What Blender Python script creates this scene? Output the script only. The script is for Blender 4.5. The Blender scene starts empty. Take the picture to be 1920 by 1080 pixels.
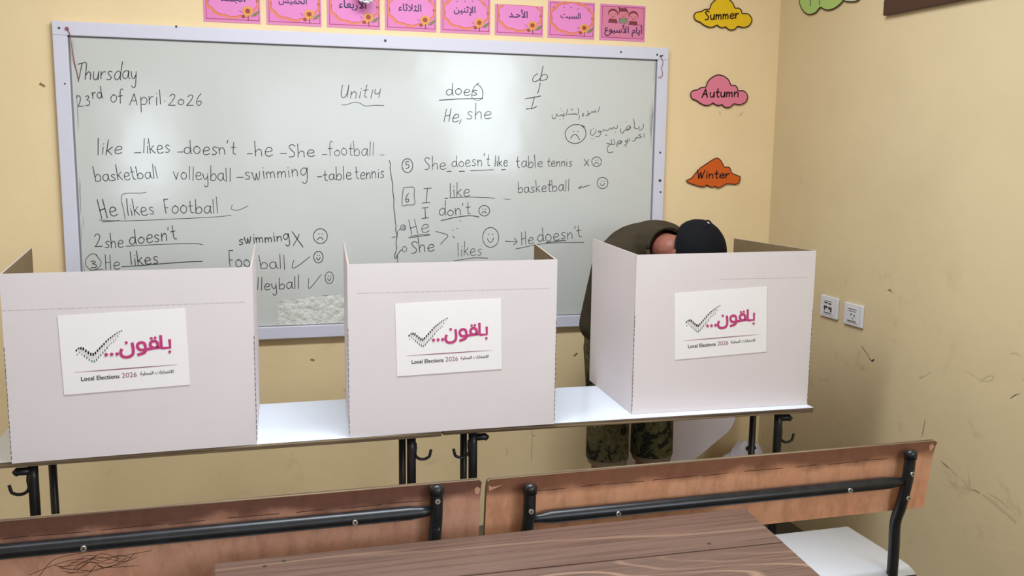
import bpy, bmesh, math, random
from mathutils import Vector, Matrix, Euler
random.seed(7)
scene = bpy.context.scene
COL = scene.collection
PI = math.pi

# ------------------------------------------------------------------ camera
CAM = Vector((0.63627, -3.76689, 1.62726))
YAW, PITCH, ROLL, FPX = 0.279499, -0.146790, 0.0123145, 1762.879
fwd = Vector((math.sin(YAW)*math.cos(PITCH), math.cos(YAW)*math.cos(PITCH), math.sin(PITCH)))
rgt = Vector((math.cos(YAW), -math.sin(YAW), 0))
up = rgt.cross(fwd)
r2 = math.cos(ROLL)*rgt + math.sin(ROLL)*up
u2 = -math.sin(ROLL)*rgt + math.cos(ROLL)*up
cd = bpy.data.cameras.new('camera'); cam = bpy.data.objects.new('camera', cd); COL.objects.link(cam)
M3 = Matrix((r2, u2, -fwd)).transposed()
cam.matrix_world = Matrix.Translation(CAM) @ M3.to_4x4()
cd.sensor_width = 36.0; cd.sensor_fit = 'HORIZONTAL'; cd.lens = 36.0*FPX/1920.0
cd.clip_start = 0.05
scene.camera = cam

# ------------------------------------------------------------------ world, lights, exposure
scene.view_settings.view_transform = 'Standard'
scene.view_settings.look = 'None'
scene.view_settings.gamma = 1.0
scene.view_settings.exposure = 0.15
scene.view_settings.use_curve_mapping = False
w = bpy.data.worlds.new('sky'); scene.world = w; w.use_nodes = True
w.node_tree.nodes['Background'].inputs[0].default_value = (0.62, 0.75, 1.0, 1)
w.node_tree.nodes['Background'].inputs[1].default_value = 0.6

def area(name, loc, target, sx, sy, power, color):
    l = bpy.data.lights.new(name, 'AREA'); l.shape = 'RECTANGLE'; l.size = sx; l.size_y = sy
    l.energy = power; l.color = color
    o = bpy.data.objects.new(name, l); COL.objects.link(o)
    o.location = loc
    o.rotation_euler = (Vector(target)-Vector(loc)).to_track_quat('-Z', 'Y').to_euler()
    return o
# daylight through the window openings behind the camera
DAY = (0.80, 0.90, 1.0)
area('daylight_back', (1.65, -6.42, 1.92), (1.65, 0, 1.82), 2.0, 0.9, 15, DAY)
area('daylight_back_slit', (-0.28, -6.42, 1.55), (-0.28, 0, 1.55), 0.55, 0.95, 13, DAY)
area('daylight_right', (2.86, -4.9, 2.0), (0.6, -3.9, 1.1), 1.6, 1.2, 58, DAY)
# ceiling strip light in front of the board
area('strip_light', (1.25, -1.6, 3.02), (1.25, -1.6, 0), 1.5, 0.30, 62, (0.84, 0.92, 1.0))
area('strip_fill_left', (-0.7, -1.8, 3.02), (-0.7, -1.8, 0), 1.5, 0.30, 12, (0.84, 0.92, 1.0))  # unseen second strip, added to brighten the left of the front wall

# ------------------------------------------------------------------ materials
def lin(c):
    o = []
    for v in c:
        v = v/255.0
        o.append(v/12.92 if v <= 0.04045 else ((v+0.055)/1.055)**2.4)
    return (*o, 1.0)
MATS = {}
def mat(name, col, rough=0.6, spec=0.4, metal=0.0, noise=None, bump=None, smear=None):
    """noise=(scale, col2, amount, stretch) mottles the colour; bump=(scale, strength)"""
    m = bpy.data.materials.new(name); m.use_nodes = True; MATS[name] = m
    nt = m.node_tree; b = nt.nodes['Principled BSDF']
    b.inputs['Base Color'].default_value = lin(col)
    b.inputs['Roughness'].default_value = rough
    b.inputs['Specular IOR Level'].default_value = spec
    b.inputs['Metallic'].default_value = metal
    tc = nt.nodes.new('ShaderNodeTexCoord')
    if noise:
        sc, c2, amt, st = noise
        mp = nt.nodes.new('ShaderNodeMapping'); mp.inputs['Scale'].default_value = st
        nt.links.new(tc.outputs['Object'], mp.inputs['Vector'])
        n = nt.nodes.new('ShaderNodeTexNoise'); n.inputs['Scale'].default_value = sc; n.inputs['Detail'].default_value = 5
        nt.links.new(mp.outputs[0], n.inputs['Vector'])
        r = nt.nodes.new('ShaderNodeMapRange'); r.inputs[1].default_value = 0.4; r.inputs[2].default_value = 0.75
        r.inputs[4].default_value = amt
        nt.links.new(n.outputs['Fac'], r.inputs[0])
        mx = nt.nodes.new('ShaderNodeMix'); mx.data_type = 'RGBA'
        mx.inputs['A'].default_value = lin(col); mx.inputs['B'].default_value = lin(c2)
        nt.links.new(r.outputs[0], mx.inputs['Factor'])
        out = mx.outputs['Result']
        if smear:   # soft rubbed-in dirt patches
            n3 = nt.nodes.new('ShaderNodeTexNoise'); n3.inputs['Scale'].default_value = smear[0]; n3.inputs['Detail'].default_value = 8
            n3.inputs['Roughness'].default_value = 0.72; n3.inputs['Distortion'].default_value = 0.6
            nt.links.new(tc.outputs['Object'], n3.inputs['Vector'])
            r3 = nt.nodes.new('ShaderNodeMapRange'); r3.inputs[1].default_value = 0.58; r3.inputs[2].default_value = 0.78; r3.inputs[4].default_value = smear[2]
            nt.links.new(n3.outputs['Fac'], r3.inputs[0])
            m3 = nt.nodes.new('ShaderNodeMix'); m3.data_type = 'RGBA'; m3.inputs['B'].default_value = lin(smear[1])
            sz = nt.nodes.new('ShaderNodeSeparateXYZ'); nt.links.new(tc.outputs['Object'], sz.inputs[0])   # hands and shoes reach only so high
            rz = nt.nodes.new('ShaderNodeMapRange'); rz.inputs[1].default_value = 1.35; rz.inputs[2].default_value = 1.0
            nt.links.new(sz.outputs['Z'], rz.inputs[0])
            mz = nt.nodes.new('ShaderNodeMath'); mz.operation = 'MULTIPLY'; nt.links.new(rz.outputs[0], mz.inputs[0]); nt.links.new(r3.outputs[0], mz.inputs[1])
            nt.links.new(mz.outputs[0], m3.inputs['Factor']); nt.links.new(out, m3.inputs['A']); out = m3.outputs['Result']
        nt.links.new(out, b.inputs['Base Color'])
    if bump:
        n2 = nt.nodes.new('ShaderNodeTexNoise'); n2.inputs['Scale'].default_value = bump[0]; n2.inputs['Detail'].default_value = 3
        nt.links.new(tc.outputs['Object'], n2.inputs['Vector'])
        bp = nt.nodes.new('ShaderNodeBump'); bp.inputs['Strength'].default_value = bump[1]; bp.inputs['Distance'].default_value = 0.02
        nt.links.new(n2.outputs['Fac'], bp.inputs['Height']); nt.links.new(bp.outputs[0], b.inputs['Normal'])
    return m

S1 = (1, 1, 1)
WALL = mat('wall_paint', (236, 210, 164), 0.5, 0.3, noise=(3.0, (227, 200, 153), 0.6, S1), bump=(28, 0.05), smear=(6.0, (176, 158, 118), 0.42))
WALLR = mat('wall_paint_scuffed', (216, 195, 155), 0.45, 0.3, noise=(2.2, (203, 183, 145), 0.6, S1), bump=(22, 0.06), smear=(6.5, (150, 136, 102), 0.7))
SCUFF = mat('pencil_scuff', (136, 121, 92), 0.8, 0.1)
SMUDGE = mat('grey_smudge', (197, 180, 142), 0.8, 0.1)
BLUEINK = mat('blue_scuff', (72, 72, 100), 0.8, 0.1)
CEIL = mat('ceiling_paint', (236, 232, 222), 0.8, 0.2)
FLOOR = mat('floor_tile', (92, 86, 72), 0.5, 0.3, noise=(6, (80, 75, 63), 0.6, S1))
BOARD = mat('whiteboard_enamel', (203, 203, 198), 0.13, 0.5, noise=(1.6, (196, 196, 189), 0.6, S1), bump=(1.9, 0.20))
RAIL = mat('board_frame_white', (212, 209, 221), 0.45, 0.4)
INK = mat('black_marker', (66, 66, 68), 0.55, 0.3)
NAIL = mat('dark_nail', (48, 44, 46), 0.5, 0.5)
REDSTR = mat('red_string', (150, 90, 92), 0.8, 0.2)
LAM = mat('white_laminate', (230, 236, 246), 0.18, 0.5)
SEATW = mat('white_seat_laminate', (240, 244, 255), 0.35, 0.5)
BLACKM = mat('black_painted_steel', (24, 24, 27), 0.35, 0.5, noise=(30, (48, 48, 54), 0.5, S1))
BOLT = mat('zinc_bolt', (190, 186, 178), 0.35, 0.5, 0.8)
BOLTD = mat('bolt_hole', (60, 56, 52), 0.5, 0.4)
CARD = mat('white_cardboard', (222, 212, 211), 0.62, 0.3, noise=(5, (216, 206, 206), 0.6, S1))
KRAFT = mat('kraft_cardboard', (132, 111, 80), 0.8, 0.2, noise=(9, (124, 103, 74), 0.5, S1))
CUT = mat('cut_cardboard_edge', (188, 178, 170), 0.85, 0.1)
PERF = mat('perforation', (112, 103, 98), 0.85, 0.1)
CREASE = mat('faint_crease', (206, 197, 196), 0.8, 0.1)
PAPER = mat('poster_paper', (240, 235, 233), 0.5, 0.35)
MAGENTA = mat('magenta_print', (190, 62, 118), 0.5, 0.3)
MAROON = mat('maroon_print', (140, 62, 92), 0.5, 0.3)
GREYP = mat('dark_grey_print', (72, 68, 72), 0.5, 0.3)
THINP = mat('thin_maroon_print', (158, 108, 124), 0.5, 0.3)
BLACKP = mat('black_print', (34, 28, 32), 0.5, 0.3)
GREENP = mat('green_print', (70, 120, 98), 0.5, 0.3)
PINK = mat('card_pink', (222, 124, 182), 0.35, 0.4)
PINKB = mat('card_pink_border', (216, 132, 174), 0.35, 0.4)
PINKL = mat('card_pink_light', (226, 132, 192), 0.35, 0.4)
ORANGE = mat('card_orange', (226, 128, 92), 0.4, 0.4)
NAVY = mat('card_navy', (66, 34, 84), 0.4, 0.4)
MAGB = mat('card_magenta_line', (170, 50, 104), 0.4, 0.4)
SUNY = mat('sunflower_yellow', (228, 156, 70), 0.4, 0.4)
SUNR = mat('sunflower_core', (158, 60, 44), 0.4, 0.4)
LEAFG = mat('leaf_green', (112, 124, 62), 0.4, 0.4)
STEMB = mat('stem_brown', (128, 66, 50), 0.4, 0.4)
KIDSK = mat('cartoon_skin', (216, 124, 136), 0.4, 0.4)
KIDHR = mat('cartoon_hair', (120, 48, 56), 0.4, 0.4)
BOOKG = mat('cartoon_green', (122, 138, 104), 0.4, 0.4)
FLOWW = mat('white_tissue', (242, 240, 246), 0.7, 0.2)
YEL = mat('cloud_yellow', (232, 188, 24), 0.55, 0.3)
PNK = mat('cloud_pink', (224, 124, 146), 0.55, 0.3)
ORG = mat('cloud_orange', (208, 92, 24), 0.55, 0.3)
GRN = mat('cloud_green', (166, 196, 112), 0.55, 0.3)
GRN2 = mat('cloud_pale_green', (196, 208, 168), 0.55, 0.3)
OUTL = mat('cloud_outline', (52, 24, 18), 0.5, 0.3)
PLATE = mat('socket_plastic', (214, 212, 216), 0.35, 0.5)
PLATED = mat('socket_dark', (62, 54, 58), 0.5, 0.4)
BROWNF = mat('dark_brown_wood', (70, 42, 34), 0.5, 0.4)
PALEB = mat('pale_board', (210, 200, 180), 0.6, 0.3)
SHIRT = mat('olive_shirt', (64, 55, 41), 0.85, 0.15, noise=(14, (50, 43, 33), 0.6, S1), bump=(26, 0.25))
CAPM = mat('black_cap', (17, 17, 21), 0.85, 0.15)
CAPB = mat('cap_button', (150, 150, 156), 0.5, 0.4)
SKIN = mat('skin', (150, 92, 76), 0.5, 0.4, noise=(12, (134, 76, 64), 0.5, S1))
HAIR = mat('dark_hair', (40, 30, 26), 0.6, 0.4)
EYEW = mat('eye_white', (225, 222, 215), 0.3, 0.5)
HEM = mat('beige_hem', (150, 136, 116), 0.85, 0.15)
SHOE = mat('dark_shoe', (48, 44, 42), 0.6, 0.3)
WHITEP = mat('white_panel', (226, 216, 220), 0.55, 0.3)
BAG = mat('white_plastic', (216, 208, 220), 0.5, 0.3)
BAGD = mat('dark_cloth', (46, 38, 42), 0.8, 0.2)
PENB = mat('blue_pen', (40, 60, 130), 0.4, 0.4)
ALU = mat('window_metal', (200, 200, 204), 0.4, 0.5)
CHIP = mat('raw_wood_chip', (222, 170, 140), 0.8, 0.2)
PENCIL = mat('pencil_line', (84, 56, 44), 0.7, 0.2)

def camo():
    m = bpy.data.materials.new('camouflage_cloth'); m.use_nodes = True; nt = m.node_tree; b = nt.nodes['Principled BSDF']
    b.inputs['Roughness'].default_value = 0.9; b.inputs['Specular IOR Level'].default_value = 0.15
    tc = nt.nodes.new('ShaderNodeTexCoord'); n = nt.nodes.new('ShaderNodeTexNoise')
    n.inputs['Scale'].default_value = 15; n.inputs['Detail'].default_value = 4; n.inputs['Roughness'].default_value = 0.65
    n.inputs['Distortion'].default_value = 0.8
    nt.links.new(tc.outputs['Object'], n.inputs['Vector'])
    r = nt.nodes.new('ShaderNodeValToRGB'); r.color_ramp.interpolation = 'CONSTANT'
    e = r.color_ramp.elements; e[0].position = 0; e[0].color = lin((40, 36, 28)); e[1].position = 0.42; e[1].color = lin((82, 80, 52))
    for p, c in ((0.52, (108, 92, 66)), (0.58, (70, 76, 52)), (0.66, (140, 126, 98)), (0.70, (58, 50, 38))):
        x = e.new(p); x.color = lin(c)
    nt.links.new(n.outputs['Fac'], r.inputs['Fac']); nt.links.new(r.outputs[0], b.inputs['Base Color'])
    return m
CAMO = camo()

def wood(name, dark, mid, light, scale, axis_stretch, rough, dist, ring, dark_top=None, fine=None, stain=None):
    m = bpy.data.materials.new(name); m.use_nodes = True; nt = m.node_tree; b = nt.nodes['Principled BSDF']
    b.inputs['Roughness'].default_value = rough; b.inputs['Specular IOR Level'].default_value = 0.35
    tc = nt.nodes.new('ShaderNodeTexCoord'); mp = nt.nodes.new('ShaderNodeMapping'); mp.inputs['Scale'].default_value = axis_stretch
    nt.links.new(tc.outputs['Object'], mp.inputs['Vector'])
    n = nt.nodes.new('ShaderNodeTexNoise'); n.inputs['Scale'].default_value = scale; n.inputs['Detail'].default_value = 2
    n.inputs['Distortion'].default_value = dist
    nt.links.new(mp.outputs[0], n.inputs['Vector'])
    mu = nt.nodes.new('ShaderNodeMath'); mu.operation = 'MULTIPLY'; mu.inputs[1].default_value = ring
    fr = nt.nodes.new('ShaderNodeMath'); fr.operation = 'PINGPONG'; fr.inputs[1].default_value = 1.0
    nt.links.new(n.outputs['Fac'], mu.inputs[0]); nt.links.new(mu.outputs[0], fr.inputs[0])
    f = nt.nodes.new('ShaderNodeTexNoise'); f.inputs['Scale'].default_value = scale*9; f.inputs['Detail'].default_value = 5
    if fine:   # long fine grain lines
        mf = nt.nodes.new('ShaderNodeMapping'); mf.inputs['Scale'].default_value = (fine[0], fine[1], fine[1]); f.inputs['Scale'].default_value = 1.0
        nt.links.new(tc.outputs['Object'], mf.inputs['Vector']); nt.links.new(mf.outputs[0], f.inputs['Vector'])
    else: nt.links.new(mp.outputs[0], f.inputs['Vector'])
    ad = nt.nodes.new('ShaderNodeMix'); ad.data_type = 'FLOAT'; ad.inputs['Factor'].default_value = 0.5
    nt.links.new(fr.outputs[0], ad.inputs['A']); nt.links.new(f.outputs['Fac'], ad.inputs['B'])
    r = nt.nodes.new('ShaderNodeValToRGB'); e = r.color_ramp.elements
    e[0].position = 0.22; e[0].color = lin(dark); e[1].position = 0.52; e[1].color = lin(mid)
    x = e.new(0.80); x.color = lin(light)
    nt.links.new(ad.outputs['Result'], r.inputs['Fac'])
    out = r.outputs[0]
    if dark_top:  # tone darkens towards the top, edge broken up by noise
        z0, z1, c2, amt = dark_top
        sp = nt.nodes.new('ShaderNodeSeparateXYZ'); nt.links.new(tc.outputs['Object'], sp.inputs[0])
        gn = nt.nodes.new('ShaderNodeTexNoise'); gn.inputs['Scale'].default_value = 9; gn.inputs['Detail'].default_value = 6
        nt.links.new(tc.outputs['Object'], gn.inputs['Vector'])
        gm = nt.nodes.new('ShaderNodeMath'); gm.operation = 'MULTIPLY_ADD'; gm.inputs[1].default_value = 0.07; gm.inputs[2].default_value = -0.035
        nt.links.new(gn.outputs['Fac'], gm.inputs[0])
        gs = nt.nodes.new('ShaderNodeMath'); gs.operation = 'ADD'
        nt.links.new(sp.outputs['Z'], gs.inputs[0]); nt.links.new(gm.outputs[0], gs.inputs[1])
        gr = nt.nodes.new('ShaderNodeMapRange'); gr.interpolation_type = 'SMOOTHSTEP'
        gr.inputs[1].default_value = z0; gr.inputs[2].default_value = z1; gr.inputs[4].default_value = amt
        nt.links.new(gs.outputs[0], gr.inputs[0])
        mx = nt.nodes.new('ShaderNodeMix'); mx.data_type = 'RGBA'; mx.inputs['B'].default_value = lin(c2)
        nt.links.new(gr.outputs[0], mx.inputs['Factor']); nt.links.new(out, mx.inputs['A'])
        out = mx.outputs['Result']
    if stain:   # rubbed dark streaks and spots
        ms = nt.nodes.new('ShaderNodeMapping'); ms.inputs['Scale'].default_value = (9, 3, 3.5); nt.links.new(tc.outputs['Object'], ms.inputs['Vector'])
        n4 = nt.nodes.new('ShaderNodeTexNoise'); n4.inputs['Scale'].default_value = 2.4; n4.inputs['Detail'].default_value = 8; n4.inputs['Roughness'].default_value = 0.7
        nt.links.new(ms.outputs[0], n4.inputs['Vector'])
        r4 = nt.nodes.new('ShaderNodeMapRange'); r4.inputs[1].default_value = 0.46; r4.inputs[2].default_value = 0.8; r4.inputs[4].default_value = stain
        nt.links.new(n4.outputs['Fac'], r4.inputs[0])
        m4 = nt.nodes.new('ShaderNodeMix'); m4.data_type = 'RGBA'; m4.inputs['B'].default_value = lin((84, 50, 38))
        nt.links.new(r4.outputs[0], m4.inputs['Factor']); nt.links.new(out, m4.inputs['A']); out = m4.outputs['Result']
    nt.links.new(out, b.inputs['Base Color'])
    return m
BENCHW = wood('bench_plywood', (206, 136, 100), (228, 160, 122), (238, 176, 138), 2.6, (1.6, 4, 1.1), 0.45, 0.6, 2, dark_top=(0.776, 0.812, (128, 82, 64), 0.85), stain=0.45)
BENCHWL = wood('bench_plywood_greyer', (190, 130, 102), (212, 152, 124), (222, 166, 138), 2.6, (1.6, 4, 1.1), 0.45, 0.6, 2, dark_top=(0.778, 0.812, (112, 73, 62), 0.9), stain=0.5)
PLYEDGE = wood('plywood_edge', (66, 50, 36), (118, 98, 74), (150, 130, 100), 3, (0.4, 50, 75), 0.7, 0.05, 5)
def plank_wood(name, line_amt, rings, dist):
    m = bpy.data.materials.new(name); m.use_nodes = True; nt = m.node_tree; b = nt.nodes['Principled BSDF']
    b.inputs['Roughness'].default_value = 0.40; b.inputs['Specular IOR Level'].default_value = 0.4
    tc = nt.nodes.new('ShaderNodeTexCoord')
    def nz(st, scale, det, dst=0.0):
        mp = nt.nodes.new('ShaderNodeMapping'); mp.inputs['Scale'].default_value = st; nt.links.new(tc.outputs['Object'], mp.inputs['Vector'])
        n = nt.nodes.new('ShaderNodeTexNoise'); n.inputs['Scale'].default_value = scale; n.inputs['Detail'].default_value = det; n.inputs['Distortion'].default_value = dst
        nt.links.new(mp.outputs[0], n.inputs['Vector']); return n.outputs['Fac']
    def mrange(src, a0, a1, o1):
        r = nt.nodes.new('ShaderNodeMapRange'); r.interpolation_type = 'SMOOTHSTEP'; r.inputs[1].default_value = a0; r.inputs[2].default_value = a1; r.inputs[4].default_value = o1
        nt.links.new(src, r.inputs[0]); return r.outputs[0]
    def mix(f, a_, c2):
        x = nt.nodes.new('ShaderNodeMix'); x.data_type = 'RGBA'; x.inputs['B'].default_value = lin(c2); nt.links.new(f, x.inputs['Factor'])
        if isinstance(a_, tuple): x.inputs['A'].default_value = lin(a_)
        else: nt.links.new(a_, x.inputs['A'])
        return x.outputs['Result']
    def mul(p, q, k=None):
        x = nt.nodes.new('ShaderNodeMath'); x.operation = 'MULTIPLY'; nt.links.new(p, x.inputs[0])
        if k is None: nt.links.new(q, x.inputs[1])
        else: x.inputs[1].default_value = k
        return x.outputs[0]
    c = mix(mrange(nz((2.5, 130, 130), 1.0, 4), 0.40, 0.70, 0.75), (116, 90, 78), (86, 63, 53))     # fine fibres
    c = mix(mrange(nz((1.2, 9, 9), 1.6, 5), 0.5, 0.75, 0.5), c, (88, 66, 57))                        # darker bands
    pp = nt.nodes.new('ShaderNodeMath'); pp.operation = 'PINGPONG'; pp.inputs[1].default_value = 1.0
    nt.links.new(mul(nz((0.55, 4.2, 4.2), 1.5, 1.0, dist), None, rings), pp.inputs[0])
    ln = mrange(pp.outputs[0], 0.70, 0.97, line_amt)
    c = mix(mul(ln, mrange(nz((1.0, 6, 6), 1.1, 2), 0.35, 0.6, 1.0)), c, (168, 136, 112))            # pale growth lines
    nt.links.new(c, b.inputs['Base Color']); return m
DESKW = plank_wood('walnut_plank', 0.38, 9, 0.25)
DESKW2 = plank_wood('walnut_plank_figured', 0.75, 24, 0.4)

# ------------------------------------------------------------------ object helpers
def new_obj(name, me, parent=None):
    o = bpy.data.objects.new(name, me); COL.objects.link(o)
    if parent is not None: o.parent = parent
    return o
def obj(name, bm, mats, parent=None, smooth=False, label=None):
    bmesh.ops.recalc_face_normals(bm, faces=bm.faces[:])
    me = bpy.data.meshes.new(name); bm.to_mesh(me); bm.free()
    for m in (mats if isinstance(mats, (list, tuple)) else [mats]): me.materials.append(m)
    if smooth:
        for p in me.polygons: p.use_smooth = True
    o = new_obj(name, me, parent)
    if label: o['label'] = label
    return o
def tag(o, label, cat, group=None, kind=None):
    o['label'] = label; o['category'] = cat
    if group: o['group'] = group
    if kind: o['kind'] = kind
    return o
def struct(o): o['kind'] = 'structure'; return o
def thing(name, label, cat, loc=(0, 0, 0), rotz=0, group=None):
    o = bpy.data.objects.new(name, None); COL.objects.link(o); o.empty_display_size = 0.1
    o.location = loc; o.rotation_euler = (0, 0, rotz)
    return tag(o, label, cat, group)
def BM(): return bmesh.new()
def add_box(bm, x0, x1, y0, y1, z0, z1, mi=0, bevel=0.0, M=None):
    vs = [bm.verts.new((x, y, z)) for x in (x0, x1) for y in (y0, y1) for z in (z0, z1)]
    f = [(0, 1, 3, 2), (4, 6, 7, 5), (0, 4, 5, 1), (2, 3, 7, 6), (0, 2, 6, 4), (1, 5, 7, 3)]
    fs = [bm.faces.new([vs[i] for i in q]) for q in f]
    for a in fs: a.material_index = mi
    if bevel:
        es = list({e for a in fs for e in a.edges})
        r = bmesh.ops.bevel(bm, geom=es, offset=bevel, segments=2, affect='EDGES', profile=0.5)
        for a in r['faces']: a.material_index = mi
        vs = list({v for a in fs if a.is_valid for v in a.verts} | {v for v in r['verts']})
    if M is not None:
        for v in vs: v.co = M @ v.co
    return fs
def smooth_path(pts, n=4, closed=False):
    P = [Vector(p) for p in pts]
    if len(P) < 3: return P
    out = []
    L = len(P)
    rng = range(L) if closed else range(L-1)
    for i in rng:
        if closed: a, b, c, d = P[i-1], P[i], P[(i+1) % L], P[(i+2) % L]
        else: a, b, c, d = P[max(i-1, 0)], P[i], P[i+1], P[min(i+2, L-1)]
        for k in range(n):
            t = k/n
            out.append(0.5*((2*b)+(c-a)*t+(2*a-5*b+4*c-d)*t*t+(3*b-a-3*c+d)*t**3))
    if not closed: out.append(P[-1])
    return out
def add_tube(bm, pts, r, seg=10, mi=0, caps=True):
    P = [Vector(p) for p in pts]; rings = []
    ref = None
    for i, p in enumerate(P):
        t = (P[min(i+1, len(P)-1)]-P[max(i-1, 0)]).normalized()
        if ref is None:
            ref = Vector((0, 0, 1)) if abs(t.z) < 0.9 else Vector((1, 0, 0))
        a = (ref - t*ref.dot(t)).normalized(); b = t.cross(a); ref = a
        rr = r[i] if isinstance(r, (list, tuple)) else r
        rings.append([bm.verts.new(p+(a*math.cos(2*PI*k/seg)+b*math.sin(2*PI*k/seg))*rr) for k in range(seg)])
    for i in range(len(rings)-1):
        for k in range(seg):
            f = bm.faces.new((rings[i][k], rings[i][(k+1) % seg], rings[i+1][(k+1) % seg], rings[i+1][k])); f.material_index = mi; f.smooth = True
    if caps:
        for q in (rings[0][::-1], rings[-1]):
            f = bm.faces.new(q); f.material_index = mi
def add_prism(bm, poly, to3, d0, d1, mi=0):
    """poly of 2D points, to3(u,v,d) -> 3D, extruded between depths d0 and d1"""
    a = [bm.verts.new(to3(u, v, d0)) for u, v in poly]; b = [bm.verts.new(to3(u, v, d1)) for u, v in poly]
    n = len(poly)
    f1 = bm.faces.new(a); f2 = bm.faces.new(b[::-1]); f1.material_index = f2.material_index = mi
    for i in range(n):
        f = bm.faces.new((a[i], b[i], b[(i+1) % n], a[(i+1) % n])); f.material_index = mi
    bmesh.ops.triangulate(bm, faces=[f1, f2])
def add_ribbon(bm, pts, wdt, to3, d=0.0, mi=0, closed=False, jitter=0.0, taper=False):
    P = [Vector((p[0], p[1])) for p in pts]
    n = len(P)
    if n < 2: return
    L = []; R = []
    for i, p in enumerate(P):
        if closed: t = P[(i+1) % n]-P[i-1]
        else: t = P[min(i+1, n-1)]-P[max(i-1, 0)]
        if t.length < 1e-9: t = Vector((1, 0))
        t.normalize(); nn = Vector((-t.y, t.x))
        ww = wdt*0.5*(1+random.uniform(-jitter, jitter))
        if taper: ww *= math.sin(PI*(0.06+0.88*i/(n-1)))
        q = p
        if not closed and i == 0: q = p - t*wdt*0.35
        if not closed and i == n-1: q = p + t*wdt*0.35
        L.append(bm.verts.new(to3(*(q+nn*ww), d))); R.append(bm.verts.new(to3(*(q-nn*ww), d)))
    for i in range(n if closed else n-1):
        j = (i+1) % n
        f = bm.faces.new((L[i], L[j], R[j], R[i])); f.material_index = mi
def add_disc(bm, cx, cy, rx, ry, to3, d, mi=0, n=16):
    f = bm.faces.new([bm.verts.new(to3(cx+rx*math.cos(2*PI*k/n), cy+ry*math.sin(2*PI*k/n), d)) for k in range(n)]); f.material_index = mi

# Arabic letters as joined presentation forms, in visual order
FORMS = {'ا': (0xFE8D, 2), 'أ': (0xFE83, 2), 'إ': (0xFE87, 2), 'ب': (0xFE8F, 4), 'ة': (0xFE93, 2), 'ت': (0xFE95, 4), 'ث': (0xFE99, 4), 'ج': (0xFE9D, 4),
         'ح': (0xFEA1, 4), 'خ': (0xFEA5, 4), 'د': (0xFEA9, 2), 'ر': (0xFEAD, 2), 'س': (0xFEB1, 4), 'ع': (0xFEC9, 4), 'ق': (0xFED5, 4), 'ل': (0xFEDD, 4),
         'م': (0xFEE1, 4), 'ن': (0xFEE5, 4), 'و': (0xFEED, 2), 'ي': (0xFEF1, 4), 'ء': (0xFE80, 1), '1': (0xFEFB, 2), '2': (0xFEF7, 2), '3': (0xFEF9, 2)}
def arabic(s):
    s = s.replace('لا', '1').replace('لأ', '2').replace('لإ', '3')
    out = ''
    for i, c in enumerate(s):
        if c == 'ـ': out = c+out; continue
        if c not in FORMS: out = c+out; continue
        base, k = FORMS[c]
        prv = i > 0 and (s[i-1] == 'ـ' or FORMS.get(s[i-1], (0, 0))[1] == 4)
        nxt = k == 4 and i+1 < len(s) and (s[i+1] == 'ـ' or FORMS.get(s[i+1], (0, 0))[1] >= 2)
        if k == 1: f = base
        elif k == 2: f = base+(1 if prv else 0)
        else: f = base+(3 if prv and nxt else 2 if nxt else 1 if prv else 0)
        out = (c if f == base and c in 'ءعوا' else chr(f))+out
    return out
def add_text(bm, s, to3, x0, x1, ymid=None, ybase=None, d=0.0, mi=0, bold=0.0, hscale=1.0, yfit=None):
    """type set as flat print: fitted to the span x0..x1"""
    c = bpy.data.curves.new('type', 'FONT'); c.body = s; c.resolution_u = 3
    o = bpy.data.objects.new('type', c); COL.objects.link(o)
    bpy.context.view_layer.update()
    me = bpy.data.meshes.new_from_object(o.evaluated_get(bpy.context.evaluated_depsgraph_get()))
    bpy.data.objects.remove(o); bpy.data.curves.remove(c)
    xs = [v.co.x for v in me.vertices]; ys = [v.co.y for v in me.vertices]
    k = (x1-x0)/(max(xs)-min(xs)); ky = k*hscale
    if yfit: ky = yfit/(max(ys)-min(ys))
    oy = ybase if ybase is not None else ymid-ky*(max(ys)+min(ys))/2
    e = bold*abs(k)*0.55
    for q, (sx, sy) in enumerate(((0, 0), (e, 0), (-e, 0), (0, e), (0, -e)) if bold else ((0, 0),)):   # heavier type: the print is laid down several times
        vs = [bm.verts.new(to3(x0+(v.co.x-min(xs))*k+sx, oy+v.co.y*ky+sy, d+q*0.00003)) for v in me.vertices]
        for p in me.polygons:
            try:
                f = bm.faces.new([vs[i] for i in p.vertices]); f.material_index = mi
            except ValueError: pass
    bpy.data.meshes.remove(me)

# ================================================================== the room
XR, XL, YF, YB, ZC = 2.940, -2.80, 0.025, -6.50, 3.10
FRONT = lambda u, v, d: Vector((u, YF-d, v))          # on the front wall: u = x, v = z, d = distance off the wall
RIGHT = lambda u, v, d: Vector((XR-d, u, v))          # on the right wall: u = y, v = z

b = BM()
add_box(b, XL-0.15, XR+0.15, YF, YF+0.15, 0, ZC)
SC = [0.0004]
def scuff(bm, pts, w_, to3, mi, n=5):
    SC[0] += 0.00002
    add_ribbon(bm, smooth_path([Vector((p[0], p[1], 0)) for p in pts], n), w_, to3, SC[0], mi, jitter=0.3, taper=len(pts) > 2)
scuff(b, [(1.822, 0.50), (1.824, 0.43), (1.823, 0.40), (1.833, 0.385), (1.842, 0.392)], 0.0022, FRONT, 1)
scuff(b, [(1.826, 0.395), (1.824, 0.34), (1.823, 0.27)], 0.0022, FRONT, 1)
scuff(b, [(1.70, 0.345), (1.712, 0.325), (1.708, 0.305)], 0.004, FRONT, 2)
scuff(b, [(-0.052, 1.838), (-0.040, 1.831)], 0.009, FRONT, 1)
scuff(b, [(2.012, 0.736), (2.024, 0.746)], 0.008, FRONT, 1)
scuff(b, [(0.884, 0.776), (0.895, 0.772)], 0.007, FRONT, 1)
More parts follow.
